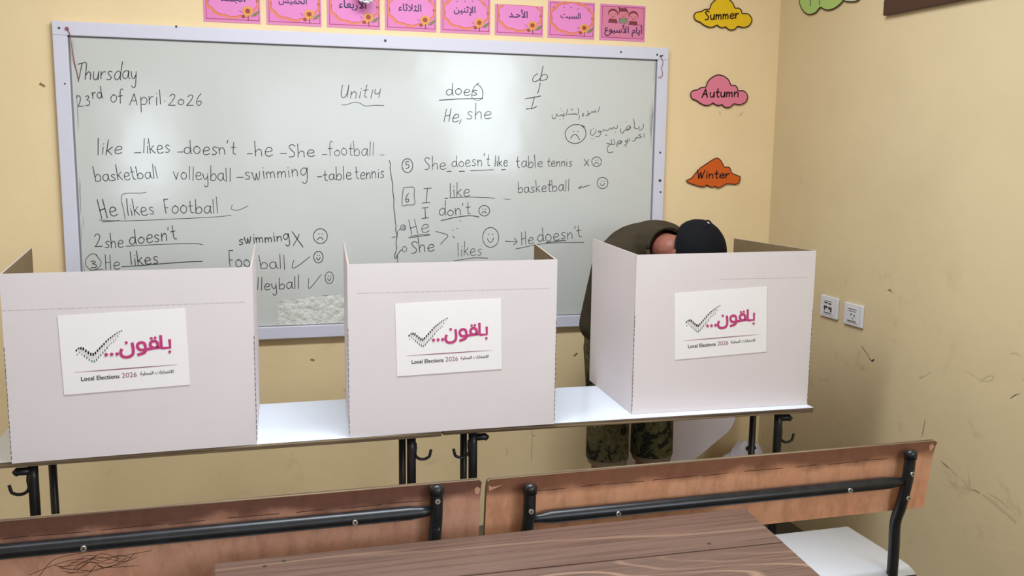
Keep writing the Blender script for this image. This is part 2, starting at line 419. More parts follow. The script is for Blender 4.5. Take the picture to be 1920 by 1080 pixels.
scuff(b, [(1.012, 0.645), (1.026, 0.628)], 0.005, FRONT, 2)
scuff(b, [(2.664, 1.80), (2.668, 1.790)], 0.006, FRONT, 2)
scuff(b, [(2.758, 1.782), (2.768, 1.790), (2.778, 1.800)], 0.006, FRONT, 2)
struct(obj('wall_front', b, [WALL, SCUFF, SMUDGE]))

HR = [(-5.72, -4.08, 1.32, 2.58)]
b = BM()
for (y0, y1, z0, z1) in ((YB-0.15, HR[0][0], 0, ZC), (HR[0][1], YF, 0, ZC), (HR[0][0], HR[0][1], 0, HR[0][2]), (HR[0][0], HR[0][1], HR[0][3], ZC)):
    add_box(b, XR, XR+0.15, y0, y1, z0, z1)
scuff(b, [(-0.685, 0.885), (-0.715, 0.868), (-0.745, 0.845)], 0.003, RIGHT, 3)
scuff(b, [(-0.740, 0.846), (-0.757, 0.840), (-0.768, 0.848), (-0.760, 0.838)], 0.007, RIGHT, 3)
scuff(b, [(-1.068, 0.700), (-1.064, 0.665), (-1.058, 0.630)], 0.0035, RIGHT, 1)
scuff(b, [(-0.820, 1.122), (-0.832, 1.127), (-0.842, 1.118)], 0.007, RIGHT, 1)
scuff(b, [(-0.800, 1.185), (-0.803, 1.170)], 0.004, RIGHT, 2)
scuff(b, [(-0.824, 1.185), (-0.826, 1.175)], 0.004, RIGHT, 2)
scuff(b, [(-1.02, 0.872), (-1.035, 0.842), (-1.022, 0.838), (-1.05, 0.852), (-1.075, 0.872)], 0.003, RIGHT, 2)
scuff(b, [(-1.23, 0.915), (-1.275, 0.908), (-1.31, 0.900), (-1.335, 0.918), (-1.36, 0.925), (-1.345, 0.905), (-1.295, 0.892)], 0.0025, RIGHT, 2)
scuff(b, [(-1.435, 0.87), (-1.452, 0.885), (-1.47, 0.895)], 0.003, RIGHT, 1)
scuff(b, [(-1.42, 1.010), (-1.44, 1.018), (-1.46, 1.012)], 0.003, RIGHT, 2)
for pts_, w_, mi_ in (([(-1.16, .575), (-1.19, .566), (-1.215, .560)], .004, 1), ([(-1.205, .564), (-1.235, .553)], .009, 2), ([(-1.26, .548), (-1.30, .530), (-1.33, .528)], .007, 2), ([(-1.32, .529), (-1.345, .527)], .004, 1), ([(-1.36, .527), (-1.42, .516), (-1.45, .50)], .012, 2), ([(-1.44, .512), (-1.50, .49)], .008, 2), ([(-1.38, .54), (-1.43, .535), (-1.47, .522)], .005, 2)):
    scuff(b, pts_, w_, RIGHT, mi_)
scuff(b, [(-1.28, 0.60), (-1.295, 0.56), (-1.30, 0.52)], 0.003, RIGHT, 2)
scuff(b, [(-0.20, 1.52), (-0.212, 1.505), (-0.225, 1.50)], 0.004, RIGHT, 2)
struct(obj('wall_right', b, [WALLR, SCUFF, SMUDGE, BLUEINK]))

# back wall with two window openings, left wall with one
def wall_with_holes(name, to3, u0, u1, holes, m, thick):
    bm = BM()
    us = sorted({u0, u1, *[h[0] for h in holes], *[h[1] for h in holes]})
    vs = sorted({0.0, ZC, *[h[2] for h in holes], *[h[3] for h in holes]})
    for i in range(len(us)-1):
        for j in range(len(vs)-1):
            cu, cv = (us[i]+us[i+1])/2, (vs[j]+vs[j+1])/2
            if any(h[0] < cu < h[1] and h[2] < cv < h[3] for h in holes): continue
            add_prism(bm, [(us[i], vs[j]), (us[i+1], vs[j]), (us[i+1], vs[j+1]), (us[i], vs[j+1])], to3, 0, thick)
    bmesh.ops.remove_doubles(bm, verts=bm.verts[:], dist=1e-5)
    return struct(obj(name, bm, m))
HB = [(-0.58, 0.02, 1.05, 2.05), (0.62, 2.68, 1.45, 2.40)]
HL = [(-4.75, -2.45, 1.10, 2.35)]
wall_with_holes('wall_back', lambda u, v, d: Vector((u, YB-d, v)), XL-0.15, XR, HB, WALL, 0.15)
wall_with_holes('wall_left', lambda u, v, d: Vector((XL-d, u, v)), YB, YF, HL, WALL, 0.15)
def window(name, to3, h, nv):
    bm = BM(); t = 0.04
    for (a0, a1, c0, c1) in [(h[0], h[1], h[2], h[2]+t), (h[0], h[1], h[3]-t, h[3]), (h[0], h[0]+t, h[2]+t, h[3]-t), (h[1]-t, h[1], h[2]+t, h[3]-t)] + \
            [(h[0]+(h[1]-h[0])*k/nv-t/2, h[0]+(h[1]-h[0])*k/nv+t/2, h[2]+t, h[3]-t) for k in range(1, nv)]:
        add_prism(bm, [(a0, c0), (a1, c0), (a1, c1), (a0, c1)], to3, 0.06, 0.11)
    return struct(obj(name, bm, ALU))
window('window_1', lambda u, v, d: Vector((u, YB-d, v)), HB[0], 1)
window('window_2', lambda u, v, d: Vector((u, YB-d, v)), HB[1], 3)
window('window_3', lambda u, v, d: Vector((XL-d, u, v)), HL[0], 3)
window('window_4', lambda u, v, d: Vector((XR+d, u, v)), HR[0], 2)
b = BM(); add_box(b, XL-0.15, XR+0.15, YB-0.15, YF+0.15, -0.12, 0); struct(obj('floor', b, FLOOR))
b = BM(); add_box(b, XL-0.15, XR+0.15, YB-0.15, YF+0.15, ZC, ZC+0.12); struct(obj('ceiling', b, CEIL))

# ================================================================== whiteboard
BW, BT, BB = 2.4, 2.06, 2.06-1.1896
FW = 0.050
wb = thing('whiteboard', 'large white framed whiteboard covered in handwritten English lesson notes', 'whiteboard', (1.2, YF, BB))
inv = Matrix.Translation((-1.2, -YF, -BB))
def wchild(name, bm, m, label=None, smooth=False):
    bm.transform(inv); return obj(name, bm, m, wb, smooth, label)
b = BM(); add_box(b, 0.02, BW-0.02, 0.010, 0.022, BB+0.02, BT-0.02); wchild('board_surface', b, BOARD)
for nm, (x0, x1, z0, z1) in {'top': (0, BW, BT-FW, BT), 'bottom': (0, BW, BB, BB+FW), 'left': (0, FW, BB+FW, BT-FW), 'right': (BW-FW, BW, BB+FW, BT-FW)}.items():
    b = BM(); add_box(b, x0, x1, 0.0, 0.022, z0, z1, bevel=0.003); wchild('frame_rail', b, RAIL)
# dark strips painted as the shadow line along the inside of the frame
b = BM()
for x0, x1, z0, z1 in ((FW, BW-FW, BT-FW-0.005, BT-FW), (FW, BW-FW, BB+FW, BB+FW+0.004), (FW, FW+0.006, BB+FW, BT-FW), (BW-FW-0.006, BW-FW, BB+FW, BT-FW)):
    add_box(b, x0, x1, 0.0085, 0.0105, z0, z1)
wchild('frame_shadow_line', b, mat('frame_shadow_grey', (128, 126, 128), 0.6, 0.3))
BRD = lambda u, v, d: Vector((u, d, v))
for x, z, r in ((0.024, 2.035, .004), (1.19, 2.04, .005), (2.18, 2.035, .004), (2.345, 2.03, .004), (2.362, 2.025, .005), (2.37, 2.028, .003), (0.42, 2.058, .004), (2.375, 1.62, .004), (2.378, 1.50, .006), (2.383, 1.45, .004), (2.372, 1.29, .006), (2.376, 1.2, .005), (0.033, 1.84, .003)):
    b = BM(); add_tube(b, [(x, 0.001, z), (x, -0.002, z)], r, 8); wchild('nail', b, NAIL)
b = BM(); add_tube(b, smooth_path([(0.050, -0.003, 2.033), (0.058, -0.005, 2.018), (0.062, -0.004, 1.98), (0.066, 0.004, 1.93), (0.074, 0.008, 1.88), (0.078, 0.008, 1.85)], 4), 0.0016, 6); add_tube(b, [(0.050, 0.001, 2.034), (0.050, -0.006, 2.034)], 0.006, 8)
wchild('string', b, REDSTR, 'red string hanging from a nail at the top left corner')
b = BM(); add_tube(b, smooth_path([(2.36, -0.003, 2.025), (2.372, -0.004, 2.0), (2.366, -0.004, 1.975), (2.372, -0.004, 1.95), (2.360, -0.004, 1.935), (2.354, -0.003, 1.94)], 4), 0.0012, 6)
wchild('string', b, REDSTR, 'pale red string at the top right corner')

# single-stroke hand lettering, x-height 1, ascender 2
Q = {
 'a': (.85, [[(.72, .85), (.42, 1), (.1, .72), (.06, .3), (.32, .0), (.6, .22), (.72, .8)], [(.74, .98), (.74, .25), (.9, .0)]]),
 'b': (.78, [[(0, 2), (.03, 1), (.05, .05)], [(.05, .5), (.38, .95), (.72, .62), (.62, .12), (.3, 0), (.05, .1)]]),
 'd': (.85, [[(.7, .78), (.4, .98), (.08, .65), (.08, .22), (.34, 0), (.62, .22), (.72, .7)], [(.74, 2), (.73, .9), (.76, .1), (.84, .0)]]),
 'e': (.78, [[(.06, .5), (.4, .52), (.68, .66), (.58, .95), (.28, .98), (.05, .58), (.12, .12), (.42, .0), (.74, .16)]]),
 'f': (.55, [[(.62, 1.9), (.4, 2.02), (.24, 1.6), (.22, .6), (.22, -.15)], [(-.02, .95), (.25, .95), (.52, 1.02)]]),
 'g': (.82, [[(.7, .8), (.4, 1), (.08, .68), (.1, .25), (.36, .06), (.64, .4), (.72, .95)], [(.74, 1), (.78, .2), (.74, -.7), (.48, -1.05), (.22, -.8)]]),
 'h': (.72, [[(0, 2), (.02, 1), (.02, 0)], [(.03, .5), (.3, .92), (.56, .75), (.6, .0)]]),
 'i': (.25, [[(.1, 1), (.1, 0)], [(.11, 1.4), (.12, 1.46)]]),
 'k': (.66, [[(0, 2), (.02, 1), (.02, 0)], [(.52, 1.02), (.05, .48)], [(.14, .55), (.58, .0)]]),
 'l': (.28, [[(.1, 2), (.1, 0)]]),
 'm': (1.0, [[(0, 1), (.02, 0)], [(.02, .6), (.24, .95), (.4, .7), (.42, .05)], [(.42, .6), (.66, .95), (.82, .7), (.84, .0)]]),
 'n': (.74, [[(.02, 1), (.04, 0)], [(.05, .55), (.32, .95), (.56, .72), (.6, .0)]]),
 'o': (.8, [[(.4, .98), (.08, .7), (.08, .25), (.38, .0), (.68, .28), (.68, .72), (.38, .98), (.3, .95)]]),
 'p': (.75, [[(.02, 1), (.03, 0), (.06, -.9)], [(.03, .6), (.36, .98), (.68, .62), (.5, .1), (.06, .1)]]),
 'r': (.52, [[(.02, 1), (.04, 0)], [(.05, .55), (.25, .92), (.5, .95)]]),
 's': (.66, [[(.56, .88), (.3, 1), (.1, .78), (.3, .52), (.52, .28), (.36, .02), (.04, .06)]]),
 't': (.55, [[(.22, 1.75), (.2, .6), (.26, .08), (.5, .02)], [(-.04, 1.0), (.48, 1.04)]]),
 'u': (.75, [[(.02, 1), (.05, .3), (.28, .0), (.54, .25), (.6, 1)], [(.6, 1), (.62, .0)]]),
 'v': (.7, [[(.0, 1.2), (.3, .0)], [(.3, .0), (.6, 1.1)]]),
 'w': (.95, [[(.0, 1), (.14, .1), (.28, .05), (.44, .8)], [(.44, .8), (.5, .1), (.64, .05), (.84, 1)]]),
 'x': (.6, [[(.02, 1), (.54, 0)], [(.5, 1), (.04, 0)]]),
 'y': (.72, [[(.02, 1), (.1, .35), (.34, .15), (.56, .6)], [(.6, 1), (.58, .0), (.52, -.8), (.26, -1.0), (.1, -.75)]]),
 'A': (1.0, [[(.0, 0), (.4, 1.7)], [(.4, 1.7), (.8, 0)], [(.14, .62), (.68, .66)]]),
 'F': (.6, [[(.06, 2), (.08, .9), (.14, -.05)], [(.06, 2), (.5, 2.04)], [(.06, .75), (.42, .8)]]),
 'H': (.85, [[(.05, 1.95), (.1, 0)], [(.58, 1.95), (.66, 0)], [(.05, .85), (.62, .98)]]),
 'I': (.85, [[(.1, 2), (.75, 2.05)], [(.42, 2.0), (.38, 0)], [(.0, -.02), (.7, .05)]]),
 'L': (.6, [[(.05, 2), (.05, 0), (.5, 0)]]),
 'S': (.8, [[(.7, 1.6), (.4, 1.85), (.12, 1.55), (.3, 1.1), (.62, .6), (.5, .1), (.1, .05)]]),
 'T': (.9, [[(.0, 1.85), (.85, 2.1)], [(.45, 1.95), (.35, .0)]]),
 'U': (.9, [[(.05, 1.9), (.04, .6), (.25, .0), (.55, .2), (.7, 1.0), (.72, 1.9)], [(.72, 1.9), (.74, .0)]]),
 'W': (1.2, [[(.0, 1.9), (.3, 0)], [(.3, 0), (.52, 1.3)], [(.52, 1.3), (.72, 0)], [(.72, 0), (1.1, 1.9)]]),
 '0': (.75, [[(.36, .95), (.08, .65), (.1, .2), (.38, .0), (.64, .3), (.6, .75), (.36, .95)]]),
 '1': (.4, [[(.22, 1.75), (.16, 0)]]),
 '2': (.85, [[(.05, 1.5), (.3, 1.85), (.58, 1.55), (.4, .8), (.05, .05)], [(.05, .05), (.75, .06)]]),
 '3': (.75, [[(.08, 1.5), (.4, 1.6), (.5, 1.25), (.22, 1.0), (.56, .7), (.5, .15), (.05, .08)]]),
 '4': (.85, [[(.1, 1.75), (.06, .9), (.4, .8), (.62, 1.1)], [(.72, 1.8), (.55, .0)]]),
 '5': (.7, [[(.6, 1.8), (.2, 1.8), (.14, 1.0)], [(.14, 1.0), (.5, 1.05), (.58, .4), (.3, .0), (.05, .1)]]),
 '6': (.75, [[(.5, 1.8), (.2, 1.2), (.08, .5), (.25, .02), (.55, .2), (.52, .65), (.2, .6)]]),
 "'": (.22, [[(.1, 1.9), (.02, 1.5)]]),
 ',': (.3, [[(.1, .3), (.0, -.3)]]),
 '.': (.28, [[(.1, .45), (.13, .38)]]),
 '-': (.5, [[(.0, .45), (.5, .48)]]),
 ' ': (.5, []),
}
def letter_strokes(text, p0, p1, xh, slant=0.0, rnd=None, gap=0.16):
    """strokes of a word laid along the base line p0 -> p1"""
    tot = 0; lay = []
    for c in text:
        w_, st = Q[c]; lay.append((tot, st)); tot += w_+gap
    tot -= gap
    p0 = Vector(p0); p1 = Vector(p1); e = (p1-p0); L = e.length; e.normalize(); nrm = Vector((-e.y, e.x))
    k = L/tot; out = []
    for ox, st in lay:
        dy = rnd.uniform(-.09, .09) if rnd else 0; sc = rnd.uniform(.88, 1.12) if rnd else 1; sj = rnd.uniform(-.06, .10) if rnd else 0
        for s in st:
            out.append([p0+e*((ox+x)*k+(slant+sj)*y*xh)+nrm*((y*sc+dy)*xh) for x, y in s])
    return out

WORDS=[('Thursday', 0.0682, 1.8568, 0.2759, 1.8653, 0.0288, 0.0039, 0.15),
('23', 0.0704, 1.7611, 0.1153, 1.765, 0.0227, 0.0037, 0.0),
('rd', 0.1219, 1.79, 0.1563, 1.7928, 0.0216, 0.0039, 0),
('of', 0.1808, 1.7762, 0.2246, 1.7792, 0.0247, 0.0037, 0.1),
('April.', 0.2461, 1.7711, 0.3739, 1.7742, 0.0268, 0.0035, 0.05),
('2026', 0.3795, 1.7733, 0.5023, 1.7763, 0.0237, 0.0035, 0.1),
('like', 0.1266, 1.5889, 0.2124, 1.5908, 0.0288, 0.0039, 0.12),
('-', 0.2547, 1.5893, 0.277, 1.5895, 0.0185, 0.0035, 0),
('likes', 0.2847, 1.5955, 0.3821, 1.5985, 0.0288, 0.0037, 0.0),
('-', 0.4064, 1.5908, 0.4253, 1.591, 0.0185, 0.0039, 0),
("doesn't", 0.4292, 1.593, 0.6181, 1.5939, 0.0268, 0.0037, 0),
('-', 0.6591, 1.5873, 0.6769, 1.5874, 0.0206, 0.0037, 0),
('he', 0.6887, 1.5876, 0.7543, 1.5882, 0.0309, 0.0039, 0),
('-', 0.7824, 1.5905, 0.8045, 1.5907, 0.0185, 0.0039, 0),
('She', 0.8104, 1.5877, 0.9139, 1.5887, 0.0278, 0.0039, 0),
('-', 0.9405, 1.5869, 0.959, 1.5871, 0.0165, 0.0031, 0),
('football', 0.9653, 1.5944, 1.1448, 1.5941, 0.0258, 0.0031, 0),
('-', 1.166, 1.588, 1.1851, 1.5881, 0.0165, 0.0025, 0),
('basketball', 0.1163, 1.4885, 0.337, 1.5039, 0.0258, 0.0035, -0.08),
('volleyball', 0.3896, 1.4981, 0.5975, 1.4926, 0.0258, 0.0035, -0.03),
('-', 0.6173, 1.4998, 0.6409, 1.4999, 0.0165, 0.0041, 0),
('swimming', 0.6487, 1.4968, 0.884, 1.5151, 0.0278, 0.0037, 0),
('-', 0.9206, 1.5028, 0.937, 1.5029, 0.0165, 0.0045, 0),
('table', 0.9452, 1.4966, 1.0554, 1.5001, 0.0247, 0.0039, 0),
('tennis', 1.0701, 1.5012, 1.1845, 1.5068, 0.0247, 0.0037, 0),
('He', 0.128, 1.3546, 0.1891, 1.361, 0.033, 0.0043, -0.15),
('likes', 0.2207, 1.3638, 0.3182, 1.3671, 0.0288, 0.0035, -0.1),
('Football', 0.3524, 1.3709, 0.5487, 1.3695, 0.0278, 0.0037, -0.03),
('2', 0.1026, 1.2456, 0.1321, 1.2471, 0.0237, 0.0037, 0),
('she', 0.1375, 1.244, 0.2023, 1.2419, 0.0268, 0.0037, 0),
("doesn't", 0.2233, 1.2526, 0.3925, 1.2733, 0.0268, 0.0041, 0.05),
('3', 0.0841, 1.1679, 0.1099, 1.1673, 0.0185, 0.0039, 0),
('He', 0.1337, 1.1648, 0.1875, 1.1625, 0.0268, 0.0033, 0),
('likes', 0.2237, 1.1779, 0.3239, 1.1798, 0.0268, 0.0043, -0.05),
('Foot', 0.5777, 1.1649, 0.6832, 1.1563, 0.0288, 0.0037, -0.15),
('ball', 0.6972, 1.1507, 0.7946, 1.1495, 0.0288, 0.0035, -0.1),
('swimming', 0.6179, 1.2493, 0.8094, 1.2631, 0.0216, 0.0047, 0),
('vol', 0.6267, 1.0716, 0.689, 1.0697, 0.0247, 0.0035, 0),
('leyball', 0.6951, 1.0696, 0.8443, 1.0695, 0.0247, 0.0037, -0.03),
('5', 1.2684, 1.5444, 1.2868, 1.5466, 0.0134, 0.0039, 0),
('She', 1.3443, 1.5384, 1.4366, 1.5411, 0.0247, 0.0035, 0),
("doesn't", 1.4587, 1.552, 1.6201, 1.5574, 0.0247, 0.0035, 0),
('like', 1.6382, 1.5575, 1.6953, 1.5579, 0.0216, 0.0037, 0),
('table', 1.7322, 1.5505, 1.8482, 1.5557, 0.0237, 0.0035, 0),
('tennis', 1.867, 1.5569, 1.9781, 1.5599, 0.0216, 0.0035, 0),
('6', 1.2667, 1.4098, 1.2852, 1.4097, 0.0185, 0.0041, 0),
('I', 1.3354, 1.4085, 1.3749, 1.4094, 0.0258, 0.0037, 0),
('like', 1.4501, 1.4309, 1.5352, 1.4329, 0.0258, 0.0035, 0),
('basketball', 1.7405, 1.4469, 1.9685, 1.4546, 0.0247, 0.0035, 0),
('I', 1.3352, 1.3425, 1.3683, 1.3444, 0.0227, 0.0037, 0),
("don't", 1.4058, 1.3528, 1.5401, 1.3606, 0.0268, 0.0037, 0),
('He', 1.2891, 1.2789, 1.3682, 1.2899, 0.0309, 0.0033, 0),
('She', 1.2888, 1.2027, 1.3882, 1.2108, 0.0288, 0.0041, 0),
('He', 1.7575, 1.229, 1.8138, 1.2349, 0.0268, 0.0035, 0),
("doesn't", 1.8302, 1.2391, 2.0285, 1.259, 0.0288, 0.0037, 0),
('likes', 1.4845, 1.1858, 1.589, 1.1893, 0.0268, 0.0031, 0),
('Unit', 1.014, 1.8152, 1.1197, 1.82, 0.0268, 0.0035, 0.2),
('14', 1.1281, 1.8182, 1.1742, 1.8204, 0.0196, 0.0035, 0.15),
('does', 1.4338, 1.8378, 1.5661, 1.8424, 0.0237, 0.0039, 0),
('He,', 1.423, 1.7299, 1.5023, 1.7367, 0.0288, 0.0039, 0.25),
('she', 1.52, 1.7445, 1.6251, 1.7488, 0.0288, 0.0035, 0.05)]
MARKS=[('boxed_bracket', 'thin bracket line boxing the word likes', [(0.0025, [(0.2126, 1.3486), (0.2081, 1.3851), (0.2025, 1.4182), (0.2043, 1.438), (0.217, 1.4459), (0.251, 1.4472), (0.2728, 1.4472), (0.2901, 1.4511)])]),
('underline', 'long underline below He likes football', [(0.0025, [(0.1234, 1.3477), (0.2124, 1.3436), (0.3725, 1.3489), (0.5333, 1.356), (0.5922, 1.3624)]), (0.0033, [(0.1323, 1.341), (0.1599, 1.3424), (0.1909, 1.3454)])]),
('check_mark', 'small tick after He likes football', [(0.0023, [(0.5983, 1.4016), (0.5936, 1.3863), (0.6158, 1.381), (0.6391, 1.3895), (0.6558, 1.3979)])]),
('underline', 'underline below doesnt', [(0.0029, [(0.2113, 1.2484), (0.3244, 1.2533), (0.4489, 1.2548), (0.4843, 1.2501)])]),
('circle', 'circle around the 3', [(0.0027, [(0.1095, 1.2168), (0.0914, 1.2221), (0.0707, 1.2042), (0.0693, 1.1776), (0.0899, 1.1604), (0.1151, 1.1733), (0.1206, 1.1932), (0.1049, 1.2169)]), (0.0025, [(0.0822, 1.1606), (0.1022, 1.1618), (0.1269, 1.1636)])]),
('underline', 'thick blank line after He likes', [(0.0039, [(0.1923, 1.1715), (0.2644, 1.175), (0.4013, 1.1839), (0.4805, 1.1857)])]),
('cross_mark', 'X beside swimming', [(0.0045, [(0.8203, 1.2955), (0.8401, 1.2648), (0.86, 1.2349)]), (0.0039, [(0.8467, 1.2857), (0.836, 1.2627), (0.8232, 1.2419)])]),
('frown_face', 'sad face beside swimming X', [(0.0037, [(0.9242, 1.3056), (0.9342, 1.3054), (0.9435, 1.3012), (0.9506, 1.2936), (0.9547, 1.2836), (0.9551, 1.2727), (0.9518, 1.2624), (0.9453, 1.2541), (0.9364, 1.2489), (0.9264, 1.2477), (0.9167, 1.2505), (0.9086, 1.2569), (0.9033, 1.2661), (0.9015, 1.2768), (0.9034, 1.2874), (0.9087, 1.2966), (0.9168, 1.3031), (0.9265, 1.3059)]), (0.0037, [(0.9168, 1.2624), (0.9229, 1.2705), (0.931, 1.2716), (0.9389, 1.2621)]), (0.0037, [(0.9218, 1.2872), (0.9226, 1.2842)]), (0.0037, [(0.9353, 1.287), (0.9358, 1.2841)])]),
('check_mark', 'tick beside football', [(0.0033, [(0.824, 1.1827), (0.8174, 1.1596), (0.8234, 1.1516), (0.8525, 1.1694), (0.8861, 1.1963)])]),
('smiley_face', 'happy face beside football tick', [(0.0039, [(0.9165, 1.216), (0.9232, 1.2158), (0.9294, 1.2125), (0.9342, 1.2065), (0.9369, 1.1988), (0.9372, 1.1903), (0.9349, 1.1822), (0.9305, 1.1758), (0.9245, 1.1718), (0.9178, 1.1708), (0.9113, 1.173), (0.9059, 1.178), (0.9024, 1.1852), (0.9012, 1.1936), (0.9025, 1.2019), (0.9061, 1.2091), (0.9116, 1.2141), (0.9181, 1.2163)]), (0.0039, [(0.9116, 1.191), (0.9155, 1.1841), (0.9209, 1.183), (0.9265, 1.1923)]), (0.0039, [(0.9149, 1.2016), (0.9154, 1.1993)]), (0.0039, [(0.9239, 1.2014), (0.9242, 1.1992)])]),
('check_mark', 'tick beside volleyball', [(0.0029, [(0.8803, 1.1091), (0.8776, 1.0771), (0.8837, 1.0694), (0.905, 1.0935), (0.9284, 1.1229)])]),
('smiley_face', 'happy face beside volleyball tick', [(0.0031, [(0.9582, 1.1334), (0.9643, 1.1331), (0.9699, 1.1296), (0.9742, 1.1234), (0.9767, 1.1154), (0.9769, 1.1066), (0.9749, 1.0982), (0.9709, 1.0915), (0.9654, 1.0874), (0.9594, 1.0864), (0.9535, 1.0887), (0.9486, 1.094), (0.9454, 1.1014), (0.9443, 1.1101), (0.9455, 1.1187), (0.9488, 1.1262), (0.9537, 1.1313), (0.9596, 1.1336)]), (0.0031, [(0.9538, 1.1074), (0.9572, 1.1002), (0.9621, 1.0991), (0.9672, 1.1087)]), (0.0031, [(0.9567, 1.1184), (0.9572, 1.116)]), (0.0031, [(0.9649, 1.1182), (0.9652, 1.1158)])]),
('divider_line', 'wavy vertical line dividing the board in two', [(0.0039, [(1.2039, 1.5764), (1.2084, 1.5603), (1.2069, 1.5441), (1.2105, 1.521), (1.2132, 1.5024), (1.2173, 1.4792), (1.2171, 1.4559), (1.2216, 1.4185), (1.2205, 1.3904), (1.225, 1.3622), (1.2258, 1.3387), (1.229, 1.3151), (1.2279, 1.2962), (1.2335, 1.2796), (1.2325, 1.2678), (1.2291, 1.2441), (1.2313, 1.2203), (1.225, 1.2014), (1.2235, 1.1872), (1.2296, 1.1832), (1.2345, 1.1965), (1.2465, 1.2129), (1.2537, 1.2176)]), (0.0031, [(1.2331, 1.1965), (1.2358, 1.1822), (1.2334, 1.1655)]), (0.0025, [(1.2112, 1.2681), (1.2325, 1.2725), (1.2365, 1.2937), (1.2493, 1.3016)])]),
('small_circle', 'small loop beside the divider near He', [(0.0031, [(1.2568, 1.3181), (1.2609, 1.3181), (1.2646, 1.3165), (1.2675, 1.3137), (1.2692, 1.31), (1.2694, 1.306), (1.2682, 1.3022), (1.2656, 1.2991), (1.262, 1.2972), (1.258, 1.2967), (1.2541, 1.2977), (1.2508, 1.3001), (1.2486, 1.3035), (1.2478, 1.3074), (1.2485, 1.3114), (1.2506, 1.3148), (1.2539, 1.3172), (1.2578, 1.3183)]), (0.0027, [(1.2601, 1.3117), (1.2617, 1.3117), (1.2632, 1.3109), (1.2644, 1.3095), (1.265, 1.3076), (1.2651, 1.3056), (1.2646, 1.3037), (1.2636, 1.3022), (1.2622, 1.3012), (1.2606, 1.301), (1.259, 1.3015), (1.2577, 1.3027), (1.2568, 1.3044), (1.2565, 1.3063), (1.2568, 1.3083), (1.2576, 1.31), (1.2589, 1.3112), (1.2605, 1.3118)])]),
('small_circle', 'small loop beside the divider near She', [(0.0029, [(1.2621, 1.2298), (1.2656, 1.2297), (1.2687, 1.2282), (1.2712, 1.2255), (1.2726, 1.2219), (1.2728, 1.218), (1.2717, 1.2143), (1.2695, 1.2114), (1.2665, 1.2095), (1.2631, 1.2091), (1.2598, 1.2101), (1.257, 1.2124), (1.2552, 1.2157), (1.2545, 1.2195), (1.2551, 1.2233), (1.2569, 1.2266), (1.2596, 1.2289), (1.2629, 1.2299)])]),
('circle', 'circle around the 5', [(0.0039, [(1.273, 1.5832), (1.2811, 1.5832), (1.2885, 1.5794), (1.2943, 1.5723), (1.2977, 1.563), (1.2981, 1.5527), (1.2956, 1.5429), (1.2904, 1.5349), (1.2833, 1.5299), (1.2753, 1.5285), (1.2675, 1.5309), (1.261, 1.5369), (1.2567, 1.5455), (1.2551, 1.5555), (1.2565, 1.5657), (1.2607, 1.5745), (1.2672, 1.5807), (1.2749, 1.5836)])]),
('underline', 'dashes under She doesnt like', [(0.0039, [(1.4388, 1.5336), (1.4565, 1.5347)]), (0.0039, [(1.4899, 1.5343), (1.5122, 1.535)]), (0.0035, [(1.5368, 1.5373), (1.584, 1.5391), (1.6339, 1.5416)]), (0.0039, [(1.668, 1.5411), (1.6852, 1.5438)])]),
('cross_mark', 'small x after table tennis', [(0.0033, [(2.03, 1.5893), (2.0523, 1.5604)]), (0.0033, [(2.0516, 1.5873), (2.0319, 1.5602)])]),
('frown_face', 'sad face after table tennis', [(0.0035, [(2.0827, 1.5984), (2.0908, 1.5984), (2.0984, 1.5957), (2.1044, 1.5905), (2.108, 1.5837), (2.1087, 1.5762), (2.1064, 1.569), (2.1014, 1.5631), (2.0944, 1.5594), (2.0864, 1.5584), (2.0785, 1.5602), (2.0717, 1.5645), (2.0672, 1.5708), (2.0653, 1.5781), (2.0665, 1.5855), (2.0706, 1.592), (2.0769, 1.5966), (2.0846, 1.5987)]), (0.0035, [(2.0782, 1.5684), (2.0828, 1.5741), (2.0893, 1.575), (2.096, 1.5686)]), (0.0035, [(2.0814, 1.5856), (2.0821, 1.5836)]), (0.0035, [(2.0923, 1.5857), (2.0928, 1.5837)])]),
('box', 'rounded box around the 6', [(0.0031, [(1.2596, 1.4652), (1.2546, 1.3996), (1.2759, 1.3986), (1.3054, 1.4018), (1.3036, 1.4371), (1.3037, 1.4676), (1.2809, 1.4699), (1.261, 1.4671)])]),
('underline', 'line below like with dashes', [(0.0039, [(1.4302, 1.4244), (1.4424, 1.4255)]), (0.0027, [(1.4515, 1.4265), (1.5172, 1.4296), (1.5917, 1.4277), (1.6418, 1.425)]), (0.0021, [(1.6785, 1.4229), (1.6923, 1.4202), (1.7085, 1.4193)])]),
('check_mark', 'tick beside basketball', [(0.0035, [(2.0592, 1.4794), (2.0353, 1.4726), (2.009, 1.4658)]), (0.0035, [(2.0207, 1.476), (2.009, 1.4658)])]),
('smiley_face', 'happy face at right of basketball', [(0.0035, [(2.1118, 1.5119), (2.1209, 1.5118), (2.1294, 1.5085), (2.1361, 1.5024), (2.1402, 1.4944), (2.141, 1.4855), (2.1384, 1.4771), (2.1328, 1.4702), (2.125, 1.4659), (2.116, 1.4648), (2.1071, 1.4669), (2.0996, 1.472), (2.0945, 1.4795), (2.0924, 1.4881), (2.0937, 1.4968), (2.0982, 1.5044), (2.1053, 1.5098), (2.1139, 1.5122)]), (0.0035, [(2.1066, 1.4857), (2.1121, 1.4785), (2.1195, 1.4776), (2.1265, 1.4874)]), (0.0035, [(2.1104, 1.4968), (2.1112, 1.4945)]), (0.0035, [(2.1226, 1.4969), (2.1231, 1.4945)])]),
('underline', 'thick underline below dont', [(0.0041, [(1.4147, 1.3342), (1.4392, 1.3394), (1.4682, 1.3457), (1.5176, 1.3524), (1.5447, 1.3528), (1.5741, 1.3478)])]),
